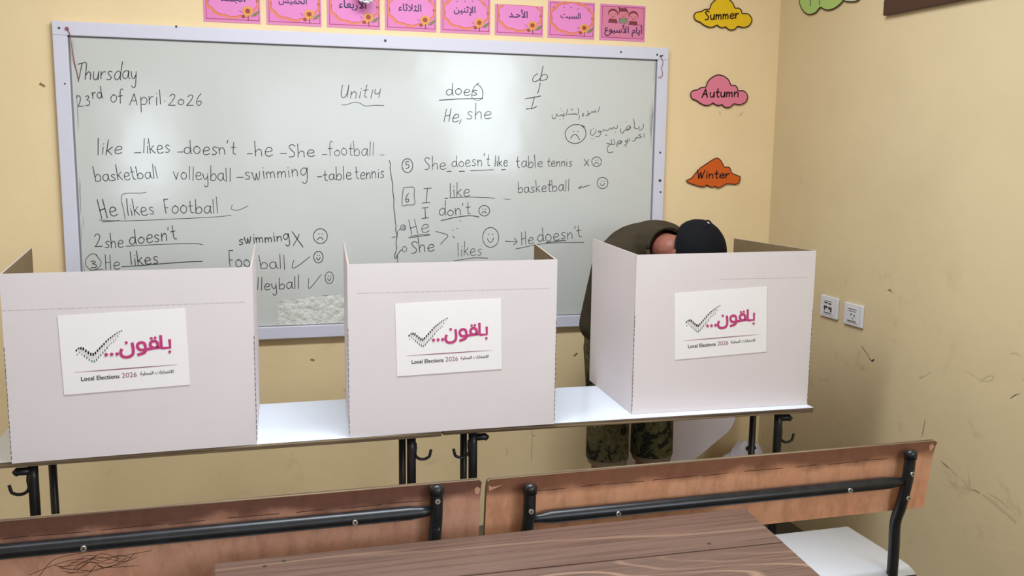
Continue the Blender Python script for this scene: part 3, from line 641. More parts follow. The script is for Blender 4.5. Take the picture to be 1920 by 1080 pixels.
('frown_face', 'sad face beside dont', [(0.0037, [(1.5926, 1.3947), (1.601, 1.3945), (1.6089, 1.3914), (1.6151, 1.3859), (1.6187, 1.3785), (1.6193, 1.3705), (1.6167, 1.3628), (1.6114, 1.3567), (1.604, 1.3528), (1.5956, 1.3518), (1.5873, 1.3538), (1.5804, 1.3585), (1.5757, 1.3653), (1.574, 1.3732), (1.5753, 1.3811), (1.5797, 1.3879), (1.5864, 1.3928), (1.5945, 1.3949)]), (0.0037, [(1.5872, 1.3626), (1.5922, 1.3687), (1.599, 1.3695), (1.6059, 1.3625)]), (0.0037, [(1.5909, 1.381), (1.5916, 1.3788)]), (0.0037, [(1.6023, 1.3809), (1.6028, 1.3788)])]),
('underline', 'double underline below He', [(0.0033, [(1.2803, 1.2649), (1.3241, 1.2709), (1.3682, 1.2755)]), (0.0029, [(1.2868, 1.2714), (1.3263, 1.2763), (1.366, 1.279)])]),
('angle_mark', 'large angle sign joining He and She', [(0.0031, [(1.3926, 1.2896), (1.4193, 1.2827), (1.4438, 1.2721), (1.4282, 1.2541), (1.4126, 1.2367)])]),
('ink_dots', 'stray marker dots', [(0.0035, [(1.4952, 1.3335), (1.4961, 1.3306)]), (0.0033, [(1.464, 1.2701), (1.4719, 1.2623)]), (0.0027, [(1.4617, 1.2943), (1.4661, 1.2953)]), (0.0027, [(1.4796, 1.3007), (1.4841, 1.3017)])]),
('smiley_face', 'big happy face in the middle', [(0.0035, [(1.6187, 1.3031), (1.6315, 1.3028), (1.6434, 1.2968), (1.6528, 1.2861), (1.6584, 1.272), (1.6593, 1.2565), (1.6555, 1.2419), (1.6474, 1.2301), (1.6362, 1.2228), (1.6235, 1.2209), (1.611, 1.2249), (1.6005, 1.234), (1.5934, 1.247), (1.5907, 1.2622), (1.5928, 1.2773), (1.5993, 1.2904), (1.6094, 1.2995), (1.6217, 1.3036)]), (0.0035, [(1.6107, 1.2576), (1.6183, 1.245), (1.6287, 1.2432), (1.6389, 1.2601)]), (0.0035, [(1.6163, 1.2769), (1.6174, 1.2728)]), (0.0035, [(1.6335, 1.2767), (1.6343, 1.2726)])]),
('arrow', 'arrow pointing at He doesnt', [(0.0033, [(1.6886, 1.2458), (1.713, 1.2436), (1.7386, 1.2428)]), (0.0033, [(1.7268, 1.2576), (1.7398, 1.2428), (1.7248, 1.2295)])]),
('underline', 'underlines below He doesnt', [(0.0029, [(1.7344, 1.2125), (1.7764, 1.2197), (1.821, 1.228), (1.8682, 1.2331), (1.9254, 1.2354), (1.9831, 1.2354), (2.0388, 1.2351)]), (0.0039, [(1.8682, 1.2363), (1.9109, 1.2413), (1.9564, 1.2452)])]),
('underline', 'underline below likes', [(0.0027, [(1.4688, 1.1672), (1.4936, 1.1705), (1.5185, 1.174), (1.5594, 1.1783), (1.5868, 1.1771), (1.6143, 1.1754)])]),
('underline', 'wavy underline below Unit14', [(0.0025, [(1.0195, 1.7912), (1.028, 1.789), (1.0453, 1.7935), (1.0626, 1.7997), (1.0765, 1.8011), (1.0903, 1.798), (1.1024, 1.7908), (1.1145, 1.7873), (1.1425, 1.7907), (1.16, 1.7915), (1.1845, 1.791)])]),
('underline', 'thick underline below does', [(0.0041, [(1.4062, 1.8171), (1.4462, 1.8209), (1.5012, 1.8251), (1.5863, 1.8287)])]),
('circle', 'arc around the s of does', [(0.0031, [(1.5425, 1.8269), (1.5409, 1.8445), (1.547, 1.8676), (1.5599, 1.8832), (1.5702, 1.8905)]), (0.0039, [(1.5617, 1.8857), (1.5785, 1.8738), (1.5868, 1.8546), (1.5844, 1.828)]), (0.0021, [(1.5455, 1.8263), (1.564, 1.8197), (1.5796, 1.8257)])]),
('handwriting', 'handwritten do at the top right', [(0.0035, [(1.819, 1.9352), (1.8028, 1.9238), (1.797, 1.9083), (1.8055, 1.902), (1.8218, 1.909), (1.8319, 1.9181)]), (0.0039, [(1.8419, 1.9666), (1.8362, 1.9402), (1.8288, 1.9079)]), (0.0037, [(1.8332, 1.9247), (1.8472, 1.9339), (1.8614, 1.9278), (1.8569, 1.9145), (1.8406, 1.9087), (1.8288, 1.9093)])]),
('handwriting', 'slash and letter I at the top right', [(0.0041, [(1.8304, 1.8983), (1.8261, 1.8763), (1.8203, 1.8563)]), (0.0041, [(1.7668, 1.8329), (1.7995, 1.8382), (1.8323, 1.8456)]), (0.0039, [(1.8051, 1.8361), (1.7999, 1.814), (1.7936, 1.794)]), (0.0041, [(1.7712, 1.7913), (1.7979, 1.7941), (1.8165, 1.802)])]),
('frown_face', 'large sad face beside the Arabic names', [(0.0037, [(2.0311, 1.7231), (2.0042, 1.7316), (1.9728, 1.7287), (1.9491, 1.7104), (1.9438, 1.6901), (1.9549, 1.6655), (1.9842, 1.6533), (2.0155, 1.6618), (2.0344, 1.6847), (2.0323, 1.7118), (2.0164, 1.7273)]), (0.0037, [(1.9678, 1.6747), (1.9786, 1.6884), (1.9906, 1.6908), (2.0005, 1.682), (2.0081, 1.6694)]), (0.0039, [(1.9796, 1.7055), (1.9816, 1.7024)]), (0.0039, [(1.9995, 1.7049), (2.0015, 1.7023)])]),
('handwriting', 'small Arabic heading above the sad face', [(0.0031, [(2.0946, 1.8086), (2.0916, 1.7964), (2.088, 1.7851)]), (0.0031, [(2.0794, 1.793), (2.0772, 1.7839), (2.0707, 1.7892), (2.0675, 1.7828), (2.061, 1.7876), (2.0549, 1.7807), (2.0443, 1.7773), (2.0396, 1.7714), (2.0338, 1.7677)]), (0.0031, [(2.0415, 1.7894), (2.0442, 1.7796), (2.0484, 1.7698)]), (0.0031, [(2.0248, 1.7783), (2.019, 1.7781), (2.0187, 1.7728), (2.025, 1.7715), (2.0174, 1.7655)]), (0.0031, [(1.9977, 1.7996), (2.0014, 1.7876), (1.9982, 1.7777), (1.9911, 1.7731), (1.9861, 1.7783), (1.9824, 1.7729), (1.9765, 1.7781), (1.9718, 1.7722), (1.9631, 1.7756), (1.955, 1.7723)]), (0.0031, [(2.0047, 1.7707), (2.0036, 1.754)]), (0.0031, [(1.9511, 1.7954), (1.9495, 1.782), (1.9478, 1.7694)]), (0.0031, [(1.942, 1.7738), (1.9343, 1.7754), (1.9316, 1.7691), (1.9393, 1.7657), (1.9287, 1.7664), (1.9229, 1.7707), (1.9173, 1.7652), (1.9096, 1.7669), (1.9037, 1.7743), (1.9016, 1.7609), (1.8932, 1.754), (1.885, 1.7592), (1.8848, 1.7694)]), (0.0031, [(1.9666, 1.7922), (1.968, 1.794)]), (0.0031, [(1.9723, 1.795), (1.9737, 1.7968)]), (0.0031, [(1.9738, 1.7906), (1.9752, 1.7924)]), (0.0031, [(1.9283, 1.7851), (1.9298, 1.786)]), (0.0031, [(1.9209, 1.7965), (1.9223, 1.7974)]), (0.0031, [(1.9185, 1.7519), (1.9199, 1.7528)]), (0.0031, [(1.9328, 1.7539), (1.9343, 1.7549)])]),
('handwriting', 'first handwritten Arabic name beside the sad face', [(0.0031, [(2.2969, 1.7393), (2.2959, 1.7255), (2.2886, 1.7162), (2.2776, 1.7142)]), (0.0031, [(2.2781, 1.7298), (2.2744, 1.7206), (2.2659, 1.7195), (2.2557, 1.7234)]), (0.0031, [(2.2509, 1.7613), (2.2546, 1.7408), (2.2542, 1.7225)]), (0.0031, [(2.2381, 1.7268), (2.2225, 1.7151), (2.2183, 1.7205), (2.229, 1.7307), (2.237, 1.7281), (2.2359, 1.7176), (2.2186, 1.7123), (2.2096, 1.7121), (2.204, 1.7001), (2.1939, 1.7032), (2.1924, 1.7191)]), (0.0031, [(2.2149, 1.7496), (2.2159, 1.7483)]), (0.0031, [(2.1771, 1.7325), (2.1765, 1.7211), (2.1662, 1.7187), (2.1615, 1.7254), (2.1549, 1.7157), (2.1478, 1.7211), (2.1391, 1.7136), (2.1255, 1.708), (2.1184, 1.7133), (2.1097, 1.7063)]), (0.0031, [(2.0998, 1.7093), (2.0911, 1.706), (2.0966, 1.7002), (2.1024, 1.7062), (2.1013, 1.6926), (2.0907, 1.6833), (2.0799, 1.6845)]), (0.0031, [(2.0811, 1.7126), (2.078, 1.699), (2.0671, 1.6889), (2.0572, 1.6932), (2.0581, 1.7123)]), (0.0031, [(2.1681, 1.705), (2.1691, 1.7037)]), (0.0031, [(2.1225, 1.6915), (2.1309, 1.6894)]), (0.0031, [(2.0678, 1.7178), (2.0693, 1.7165)]), (0.0031, [(2.0605, 1.6761), (2.0625, 1.6752)]), (0.0031, [(2.0704, 1.6735), (2.0723, 1.6744)])]),
('handwriting', 'second handwritten Arabic name below the first', [(0.0031, [(2.3018, 1.7004), (2.3014, 1.6833)]), (0.0031, [(2.2878, 1.6955), (2.2753, 1.693), (2.2897, 1.6859), (2.2758, 1.6811), (2.2686, 1.6847), (2.2658, 1.6782), (2.2587, 1.6799), (2.263, 1.6722), (2.2491, 1.6669)]), (0.0031, [(2.2321, 1.6795), (2.2351, 1.664)]), (0.0031, [(2.2247, 1.6762), (2.227, 1.6666), (2.2182, 1.6619), (2.215, 1.6669), (2.223, 1.6684), (2.2234, 1.6565), (2.2097, 1.6471)]), (0.0031, [(2.2001, 1.6653), (2.1864, 1.6569), (2.1793, 1.6618), (2.191, 1.6688), (2.2002, 1.6621), (2.188, 1.6528), (2.1756, 1.654), (2.1809, 1.6412)]), (0.0031, [(2.1626, 1.6721), (2.1676, 1.6539), (2.1558, 1.651)]), (0.0031, [(2.1502, 1.6728), (2.1538, 1.6519), (2.1448, 1.6536)]), (0.0031, [(2.1299, 1.6561), (2.1458, 1.6536), (2.1372, 1.643), (2.1336, 1.6292), (2.1409, 1.617), (2.1617, 1.6208)]), (0.0031, [(2.2208, 1.644), (2.2223, 1.6431)])])]
rw = random.Random(11)
INKD = 0.0092
for text, x0, z0, x1, z1, xh, wgt, sl in WORDS:
    b = BM()
    for s in letter_strokes(text, (x0, z0), (x1, z1), xh, sl, rw):
        add_ribbon(b, smooth_path([Vector((p.x, p.y, 0)) for p in s], 5), wgt*0.74, BRD, INKD, jitter=0.18)
    wchild('handwriting', b, INK, None if text == '-' else 'handwritten "%s"' % text)
MARKS = [(n, l, [s]) if n == 'ink_dots' or 'dashes' in l or 'double' in l else None for n, l, st in MARKS if n == 'ink_dots' or 'dashes' in l or 'double' in l for s in st] + [m for m in MARKS if not (m[0] == 'ink_dots' or 'dashes' in m[1] or 'double' in m[1])]
for name, label, strokes in MARKS:
    name = name.replace('ink_dots', 'ink_dot')
    b = BM()
    for wgt, pts in strokes:
        add_ribbon(b, smooth_path([Vector((p[0], p[1], 0)) for p in pts], 4), wgt*0.78, BRD, INKD, jitter=0.12)
    wchild(name, b, INK, label)

# crinkled patch of old clear film stuck to the lower edge, and grubby marker smears near the frame
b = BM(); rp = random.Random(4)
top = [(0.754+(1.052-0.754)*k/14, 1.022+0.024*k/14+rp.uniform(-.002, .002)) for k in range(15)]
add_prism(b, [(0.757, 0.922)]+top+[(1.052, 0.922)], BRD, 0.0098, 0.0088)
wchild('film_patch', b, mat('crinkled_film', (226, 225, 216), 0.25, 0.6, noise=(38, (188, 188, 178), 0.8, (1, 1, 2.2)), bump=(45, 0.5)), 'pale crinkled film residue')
for x, z0, z1, n_ in ((2.335, 1.60, 1.93, 9), (0.064, 1.05, 1.95, 9)):
    b = BM()
    for k in range(n_):
        z = rp.uniform(z0, z1); l = rp.uniform(0.04, 0.14); x_ = x+rp.uniform(-.006, .004)
        add_ribbon(b, smooth_path([Vector((x_, z, 0)), Vector((x_+rp.uniform(-.003, .003), z+l/2, 0)), Vector((x_, z+l, 0))], 4), rp.uniform(0.001, 0.003), BRD, INKD+0.00002*k, jitter=.3, taper=True)
    wchild('marker_smear', b, mat('grey_smear', (150, 150, 148), .6, .3) if 'grey_smear' not in MATS else MATS['grey_smear'])

# ================================================================== weekday cards above the board
CW = 0.205
days = [('الجمعة', 'Friday', 0.516, 0.150, 0), ('الخميس', 'Thursday', 0.743, 0.150, 0), ('الأربعاء', 'Wednesday', 0.969, 0.150, 0), ('الثلاثاء', 'Tuesday', 1.193, 0.148, 0),
        ('الإثنين', 'Monday', 1.414, 0.147, 0), ('الأحـد', 'Sunday', 1.638, 0.122, 1), ('السبت', 'Saturday', 1.863, 0.148, 0)]
where = ['at the left end of the row above the board', 'second in the row above the board', 'half covered by a white tissue flower', 'right of the tissue flower card', 'left of the shorter trimmed card', 'trimmed shorter than its neighbours', 'beside the card showing three children']
def scallop(cx, cy, rx, ry, n=10, amp=0.07, m=80):
    return [(cx+rx*(1+amp*abs(math.sin(n*t/2))-amp*0.5)*math.cos(t), cy+ry*(1+amp*abs(math.sin(n*t/2))-amp*0.5)*math.sin(t)) for t in [2*PI*k/m for k in range(m)]]
def clip_top(poly, vmax): return [(u, min(v, vmax)) for u, v in poly]
def weekday_card(ar, en, x0, h, trimmed, wh):
    z0 = 2.0835
    lab = 'pink card reading %s in Arabic, %s' % (en, wh)
    t = thing('weekday_card', lab, 'card', (x0, YF, z0), 0, 'pink weekday cards above the whiteboard')
    T3 = lambda u, v, d: Vector((u, -0.0003-d, v))
    b = BM(); add_prism(b, [(0, 0), (CW, 0), (CW, h), (0, h)], T3, 0, 0.0012); obj('card_sheet', b, PINKB, t)
    b = BM(); H = 0.150; lim = h-(0.0 if trimmed else 0.008)
    i = 0.010
    add_prism(b, [(i, i+0.002), (CW-i*0.6, i+0.002), (CW-i*0.6, lim), (i, lim)], T3, 0.0012, 0.0015); obj('inner_panel', b, PINK, t)
    b = BM()
    segs = [[(i, lim), (i, i+0.002), (CW-i*0.6, i+0.002), (CW-i*0.6, lim)]]
    if not trimmed: segs[0] += [(i, lim)]
    for s in segs:
        for a, c in zip(s[:-1], s[1:]): add_ribbon(b, [a, c], 0.0024, T3, 0.0017)
    obj('border_line', b, MAGB, t)
    b = BM()
    P1 = scallop(CW/2, 0.083, 0.098, 0.066); P2 = scallop(CW/2+0.002, 0.083, 0.0885, 0.058)
    f = b.faces.new([b.verts.new(T3(u, v, 0.0018)) for u, v in clip_top([(min(max(u, i), CW-i*0.6), v) for u, v in P1], h-0.001)]); f.material_index = 0
    f = b.faces.new([b.verts.new(T3(u, v, 0.0021)) for u, v in clip_top(P2, h-0.0005)]); f.material_index = 1
    bmesh.ops.triangulate(b, faces=b.faces[:])
    add_ribbon(b, clip_top(P2, h-0.0005), 0.0016, T3, 0.0023, 2, closed=True)
    obj('scalloped_badge', b, [ORANGE, PINKL, mat('badge_line', (196, 92, 60), 0.4, 0.4) if 'badge_line' not in MATS else MATS['badge_line']], t)
    b = BM()
    wd = {'Sunday': 0.078, 'Saturday': 0.086, 'Tuesday': 0.09, 'Wednesday': 0.104, 'Monday': 0.088}.get(en, 0.104)
    add_text(b, arabic(ar), T3, CW/2-wd/2-0.004, CW/2+wd/2-0.004, ymid=0.089, d=0.0026, bold=0.035)
    rr = random.Random(en)
    for k in range(3):   # vowel signs
        u = CW/2-wd/2+wd*(0.08+0.36*k); v = 0.122+rr.uniform(-.004, .003)
        if v+0.006 < h: add_ribbon(b, [(u, v), (u+0.004, v+0.003)], 0.0022, T3, 0.0026)
    obj('lettering', b, NAVY, t)
    # sunflower printed in the lower right corner
    b = BM(); cx, cy = CW-0.046, 0.045
    add_prism(b, [(cx+0.012, cy-0.02), (cx+0.030, cy-0.016), (cx+0.040, cy-0.002), (cx+0.046, cy+0.002), (cx+0.036, cy+0.001), (cx+0.024, cy-0.006)], T3, 0.0027, 0.0029, 2)
    add_prism(b, [(cx-0.034, cy+0.004), (cx-0.026, cy-0.004), (cx-0.020, cy-0.008), (cx-0.026, cy-0.001)], T3, 0.0027, 0.0029, 3)
    for k in range(14):
        a = 2*PI*k/14
        add_prism(b, [(cx+0.007*math.cos(a-.3), cy+0.006*math.sin(a-.3)), (cx+0.017*math.cos(a-.2), cy+0.015*math.sin(a-.2)), (cx+0.022*math.cos(a), cy+0.020*math.sin(a)), (cx+0.017*math.cos(a+.2), cy+0.015*math.sin(a+.2)), (cx+0.007*math.cos(a+.3), cy+0.006*math.sin(a+.3))], T3, 0.0029, 0.0031, 0)
    add_disc(b, cx, cy, 0.0095, 0.009, T3, 0.0033, 1)
    add_disc(b, cx-0.016, cy-0.020, 0.007, 0.006, T3, 0.0033, 1)
    add_disc(b, cx-0.006, cy-0.018, 0.008, 0.005, T3, 0.0032, 0)
    add_ribbon(b, [(cx+0.001, cy-0.018), (cx+0.002, cy-0.034)], 0.003, T3, 0.0032, 3)
    obj('sunflower', b, [SUNY, SUNR, LEAFG, STEMB], t)
    return t
for (ar, en, x0, h, tr), wh in zip(days, where): weekday_card(ar, en, x0, h, tr, wh)
t = thing('weekday_card', 'pink title card with three cartoon children, rightmost above the whiteboard', 'card', (2.091, YF, 2.0835), 0, 'pink weekday cards above the whiteboard')
T3 = lambda u, v, d: Vector((u, -0.0003-d, v)); h = 0.147
b = BM(); add_prism(b, [(0, 0), (CW, 0), (CW, h), (0, h)], T3, 0, 0.0012); obj('card_sheet', b, PINKB, t)
b = BM(); add_prism(b, [(.010, .012), (CW-.007, .012), (CW-.007, h-.009), (.010, h-.009)], T3, 0.0012, 0.0015); obj('inner_panel', b, mat('card_pink_deep', (212, 122, 152), .4, .4), t)
b = BM()
s = [(.010, h-.009), (.010, .012), (CW-.007, .012), (CW-.007, h-.009), (.010, h-.009)]
for a, c in zip(s[:-1], s[1:]): add_ribbon(b, [a, c], 0.0024, T3, 0.0017)
obj('border_line', b, MAGB, t)
b = BM(); add_text(b, arabic('الأسبوع'), T3, 0.022, 0.130, ymid=0.042, d=0.0026, bold=0.03); obj('lettering', b, NAVY, t); b = BM(); add_text(b, arabic('أيام'), T3, 0.145, 0.192, ymid=0.043, d=0.0026, bold=0.03)
for u, v in ((.070, .068), (.088, .07), (.11, .068), (.155, .064), (.178, .068)): add_ribbon(b, [(u, v), (u+.004, v+.003)], 0.002, T3, 0.0026)
obj('lettering', b, NAVY, t)
for cx, cy, hr in ((0.058, 0.106, 0), (0.105, 0.111, 1), (0.150, 0.101, 0)):
    b = BM()
    add_prism(b, [(cx-.016, cy-.018), (cx+.016, cy-.018), (cx+.022, cy-.034), (cx-.022, cy-.034)], T3, .0016, .0019, 2)
    add_disc(b, cx, cy+.004, 0.0225, 0.0195, T3, 0.0021, 1); add_disc(b, cx, cy-.002, 0.0195, 0.0165, T3, 0.0024, 0)
    if hr: add_prism(b, [(cx-.02, cy+.008), (cx-.024, cy+.026), (cx-.005, cy+.021), (cx+.010, cy+.026), (cx+.020, cy+.009)], T3, .0025, .0027, 1)
    for sx in (-.007, .008): add_disc(b, cx+sx, cy, 0.0021, 0.0024, T3, 0.0028, 1, 8)
    add_ribbon(b, smooth_path([Vector((cx-.006, cy-.008, 0)), Vector((cx, cy-.0115, 0)), Vector((cx+.007, cy-.008, 0))], 3), 0.0022, T3, 0.0028, 1)
    obj('cartoon_child', b, [KIDSK, KIDHR, KIDHR], t)
b = BM(); add_disc(b, 0.105, 0.082, 0.019, 0.010, T3, 0.0029); obj('open_book', b, BOOKG, t)

# white tissue flower hanging in front of the Wednesday card
t = thing('tissue_flower', 'white tissue paper flower hanging in front of the pink Wednesday card', 'paper flower', (1.113, -0.035, 2.205))
b = BM(); rf = random.Random(5)
for k in range(90):   # crumpled petals set round a ball, each a folded strip
    zz = 1-2*(k+.5)/90; a = k*2.39996; rr_ = math.sqrt(1-zz*zz)
    d = Vector((rr_*math.cos(a), rr_*math.sin(a)*0.8, zz)); p = d.orthogonal().normalized(); q = d.cross(p)
    p, q = p*math.cos(k)+q*math.sin(k), q*math.cos(k)-p*math.sin(k)
    r = rf.uniform(0.030, 0.037)
    m0, m1 = b.verts.new(d*0.024), b.verts.new(d*r)
    for sgn in (-1, 1):
        e0, e1 = b.verts.new(d*0.026+p*sgn*0.008+q*0.002), b.verts.new(d*(r*0.93)+p*sgn*0.0085+q*0.0035)
        b.faces.new((m0, m1, e1, e0) if sgn > 0 else (m0, e0, e1, m1))
bmesh.ops.create_icosphere(b, subdivisions=2, radius=0.029)
obj('petals', b, FLOWW, t, True)
b = BM(); add_tube(b, [(0, 0, 0.0), (0, 0, 0.15), (0.01, 0.045, 0.30)], 0.0012, 6); add_tube(b, [(0.01, 0.045, 0.30), (0.01, 0.0599, 0.302)], 0.004, 8); obj('hanging_thread', b, FLOWW, t)

# ================================================================== cloud signs
CLOUD = [(108, 800), (125, 768), (165, 758), (195, 738), (232, 732), (245, 690), (280, 650), (320, 630), (345, 628), (385, 640), (420, 670), (442, 712), (470, 710), (495, 730), (503, 755), (550, 755), (580, 785), (585, 815), (565, 855), (520, 873), (470, 868), (450, 890), (415, 902), (385, 890), (372, 877), (340, 885), (310, 875), (298, 865), (270, 882), (235, 887), (190, 870), (160, 848), (125, 835)]
WCL = [(195, 705), (250, 676), (300, 660), (350, 600), (420, 512), (500, 420), (600, 350), (700, 280), (790, 222), (860, 195), (910, 212), (960, 262), (1000, 330), (1040, 400), (1075, 398), (1120, 390), (1160, 412), (1185, 455), (1200, 520), (1250, 550), (1320, 578), (1415, 610), (1408, 665), (1400, 720), (1370, 770), (1290, 785), (1190, 775), (1100, 775), (1050, 803), (1000, 835), (920, 870), (880, 855), (850, 825), (815, 845), (780, 850), (740, 842), (700, 825), (650, 795), (625, 822), (600, 845), (480, 830), (390, 800), (300, 770), (220, 740)]
def cloud(label, poly, x0, z0, kx, ky, m, word, wbox, to3w, sub=3):
    """poly in drawing units; kx, ky metres per unit; origin (x0, z0) is the polygon's box centre"""
    us = [p[0] for p in poly]; vs = [p[1] for p in poly]; cu = (min(us)+max(us))/2; cv = (min(vs)+max(vs))/2
    L = to3w(x0, z0, 0)
    t = thing('cloud_sign', label, 'paper sign', L, 0, 'paper season clouds on the walls')
    T = lambda u, v, d: to3w(x0+u, z0+v, d)-L
    P = [((u-cu)*kx, -(v-cv)*ky) for u, v in poly]
    P = [(p.x, p.y) for p in smooth_path([Vector((a, c, 0)) for a, c in P], sub, closed=True)]
    b = BM(); add_prism(b, P, T, 0.004, 0.007); obj('paper_shape', b, m, t)
    b = BM(); add_ribbon(b, P, 0.0048 if sub > 1 else 0.0040, T, 0.0074, closed=True); obj('ink_outline', b, OUTL, t)
    if word:
        b = BM(); (a0, c0), (a1, c1), xh, wg, sl = wbox
        for s in letter_strokes(word, (a0, c0), (a1, c1), xh, sl):
            add_ribbon(b, smooth_path([Vector((p.x, p.y, 0)) for p in s], 5), wg, T, 0.0074, jitter=.15)
        obj('lettering', b, OUTL, t, label='black handwritten "%s"' % word)
    return t
cloud('yellow paper cloud reading Summer, top of the clouds right of the whiteboard', CLOUD, 2.6576, 2.2170, .000583, .000490, YEL, 'Summer', ((-0.088, -0.031), (0.074, -0.015), 0.020, 0.0058, .1), FRONT)
cloud('pink paper cloud reading Autumn, below the yellow Summer cloud', CLOUD, 2.6556, 1.8877, .000581, .000508, PNK, 'Autumn', ((-0.083, -0.028), (0.095, -0.020), 0.0205, 0.0058, .12), FRONT)
cloud('orange paper cloud with pointed sides reading Winter, lowest of the clouds', WCL, 2.6451, 1.5328, .000217, .000196, ORG, 'Winter', ((-0.082, -0.023), (0.076, -0.021), 0.0185, 0.0058, .08), FRONT, 1)
GC = [(-.1335, 2.2673), (-.1373, 2.2472), (-.1671, 2.2162), (-.2084, 2.1978), (-.2554, 2.1998), (-.2857, 2.2163), (-.322, 2.202), (-.3631, 2.1974), (-.4022, 2.2037), (-.4394, 2.2215), (-.455, 2.245), (-.45, 2.28), (-.42, 2.31), (-.38, 2.315), (-.36, 2.35), (-.31, 2.362), (-.26, 2.35), (-.235, 2.318), (-.19, 2.318), (-.16, 2.30), (-.15, 2.28)]
cg = cloud('green paper cloud at the top of the right wall near the corner', GC, -0.29425, 2.2797, 1, -1, GRN, None, None, RIGHT)
b = BM(); L = RIGHT(-0.29425, 2.2797, 0); T = lambda u, v, d: RIGHT(u, v, d)-L
add_ribbon(b, [(-0.212, 2.268), (-0.215, 2.231)], 0.0042, T, 0.0074); add_ribbon(b, [(-0.282, 2.262), (-0.280, 2.228)], 0.0042, T, 0.0074)
obj('letter_tails', b, OUTL, cg)
PC = [(-.446, 2.2215), (-.4864, 2.2103), (-.524, 2.2072), (-.545, 2.215), (-.56, 2.24), (-.545, 2.265), (-.51, 2.275), (-.47, 2.268), (-.452, 2.25)]
cloud('pale green paper cloud beside the green cloud on the right wall', PC, -0.503, 2.2411, 1, -1, GRN2, None, None, RIGHT)

# ================================================================== sockets and the dark frame on the right wall
def socket(y0, z0, label, kind):
    t = thing('wall_socket', label, 'socket', (XR, y0, z0), 0, 'white sockets on the right wall')
    T = lambda u, v, d: Vector((-d, -u, v))
    b = BM(); w_, h_ = 0.117, 0.088
    add_box(b, -0.011, 0, -w_/2, w_/2, -h_/2, h_/2, bevel=0.004); obj('cover_plate', b, PLATE, t)
    b = BM(); add_box(b, -0.0135, -0.011, -0.034, 0.034, -0.030, 0.030, bevel=0.001); obj('insert', b, PLATE, t)
    b = BM()
    if kind == 0:
        for (u0, u1, v0, v1) in ((-.026, -.004, .014, .020), (.002, .022, .012, .018), (-.028, -.004, -.006, .004), (.002, .026, -.008, .002), (-.026, -.018, -.016, -.006), (.016, .026, -.018, -.008), (-.028, .026, -.025, -.022), (-.026, .026, .024, .026)):
            add_prism(b, [(u0, v0), (u1, v0), (u1, v1), (u0, v1)], T, 0.0135, 0.0140)
    else:
        for cx, cz, r in ((-.006, .002, .004), (.014, -.001, .004), (.004, -.014, .003)): add_disc(b, cx, cz, r, r, T, 0.0139, 0, 10)
        for (u0, u1, v0, v1) in ((-.026, .026, .022, .0245), (-.022, .022, .014, .016), (-.028, .026, -.026, -.0225)):
            add_prism(b, [(u0, v0), (u1, v0), (u1, v1), (u0, v1)], T, 0.0135, 0.0140)
    obj('slots', b, PLATED, t)
socket(-0.475, 1.003, 'white double socket nearest the corner on the right wall', 0)
socket(-0.635, 0.998, 'white round pin socket farther from the corner, right of the double one', 1)
t = thing('wall_frame', 'dark brown wooden frame at the top of the right wall, cut by the photo edge', 'frame', (XR, -1.22, 2.128))
b = BM()
for y0, y1, z0, z1 in ((-0.51, 0.51, 0, 0.055), (-0.51, 0.51, 0.545, 0.60)): add_box(b, -0.022, -0.0005, y0, y1, z0, z1, bevel=0.003); 
obj('frame_rail', b, BROWNF, t)
for y0, y1 in ((-0.51, -0.455), (0.455, 0.51)):
    b = BM(); add_box(b, -0.022, -0.0005, y0, y1, 0.055, 0.545, bevel=0.003); obj('frame_stile', b, BROWNF, t)
b = BM(); add_box(b, -0.010, -0.001, -0.456, 0.456, 0.054, 0.546); obj('panel', b, PALEB, t)

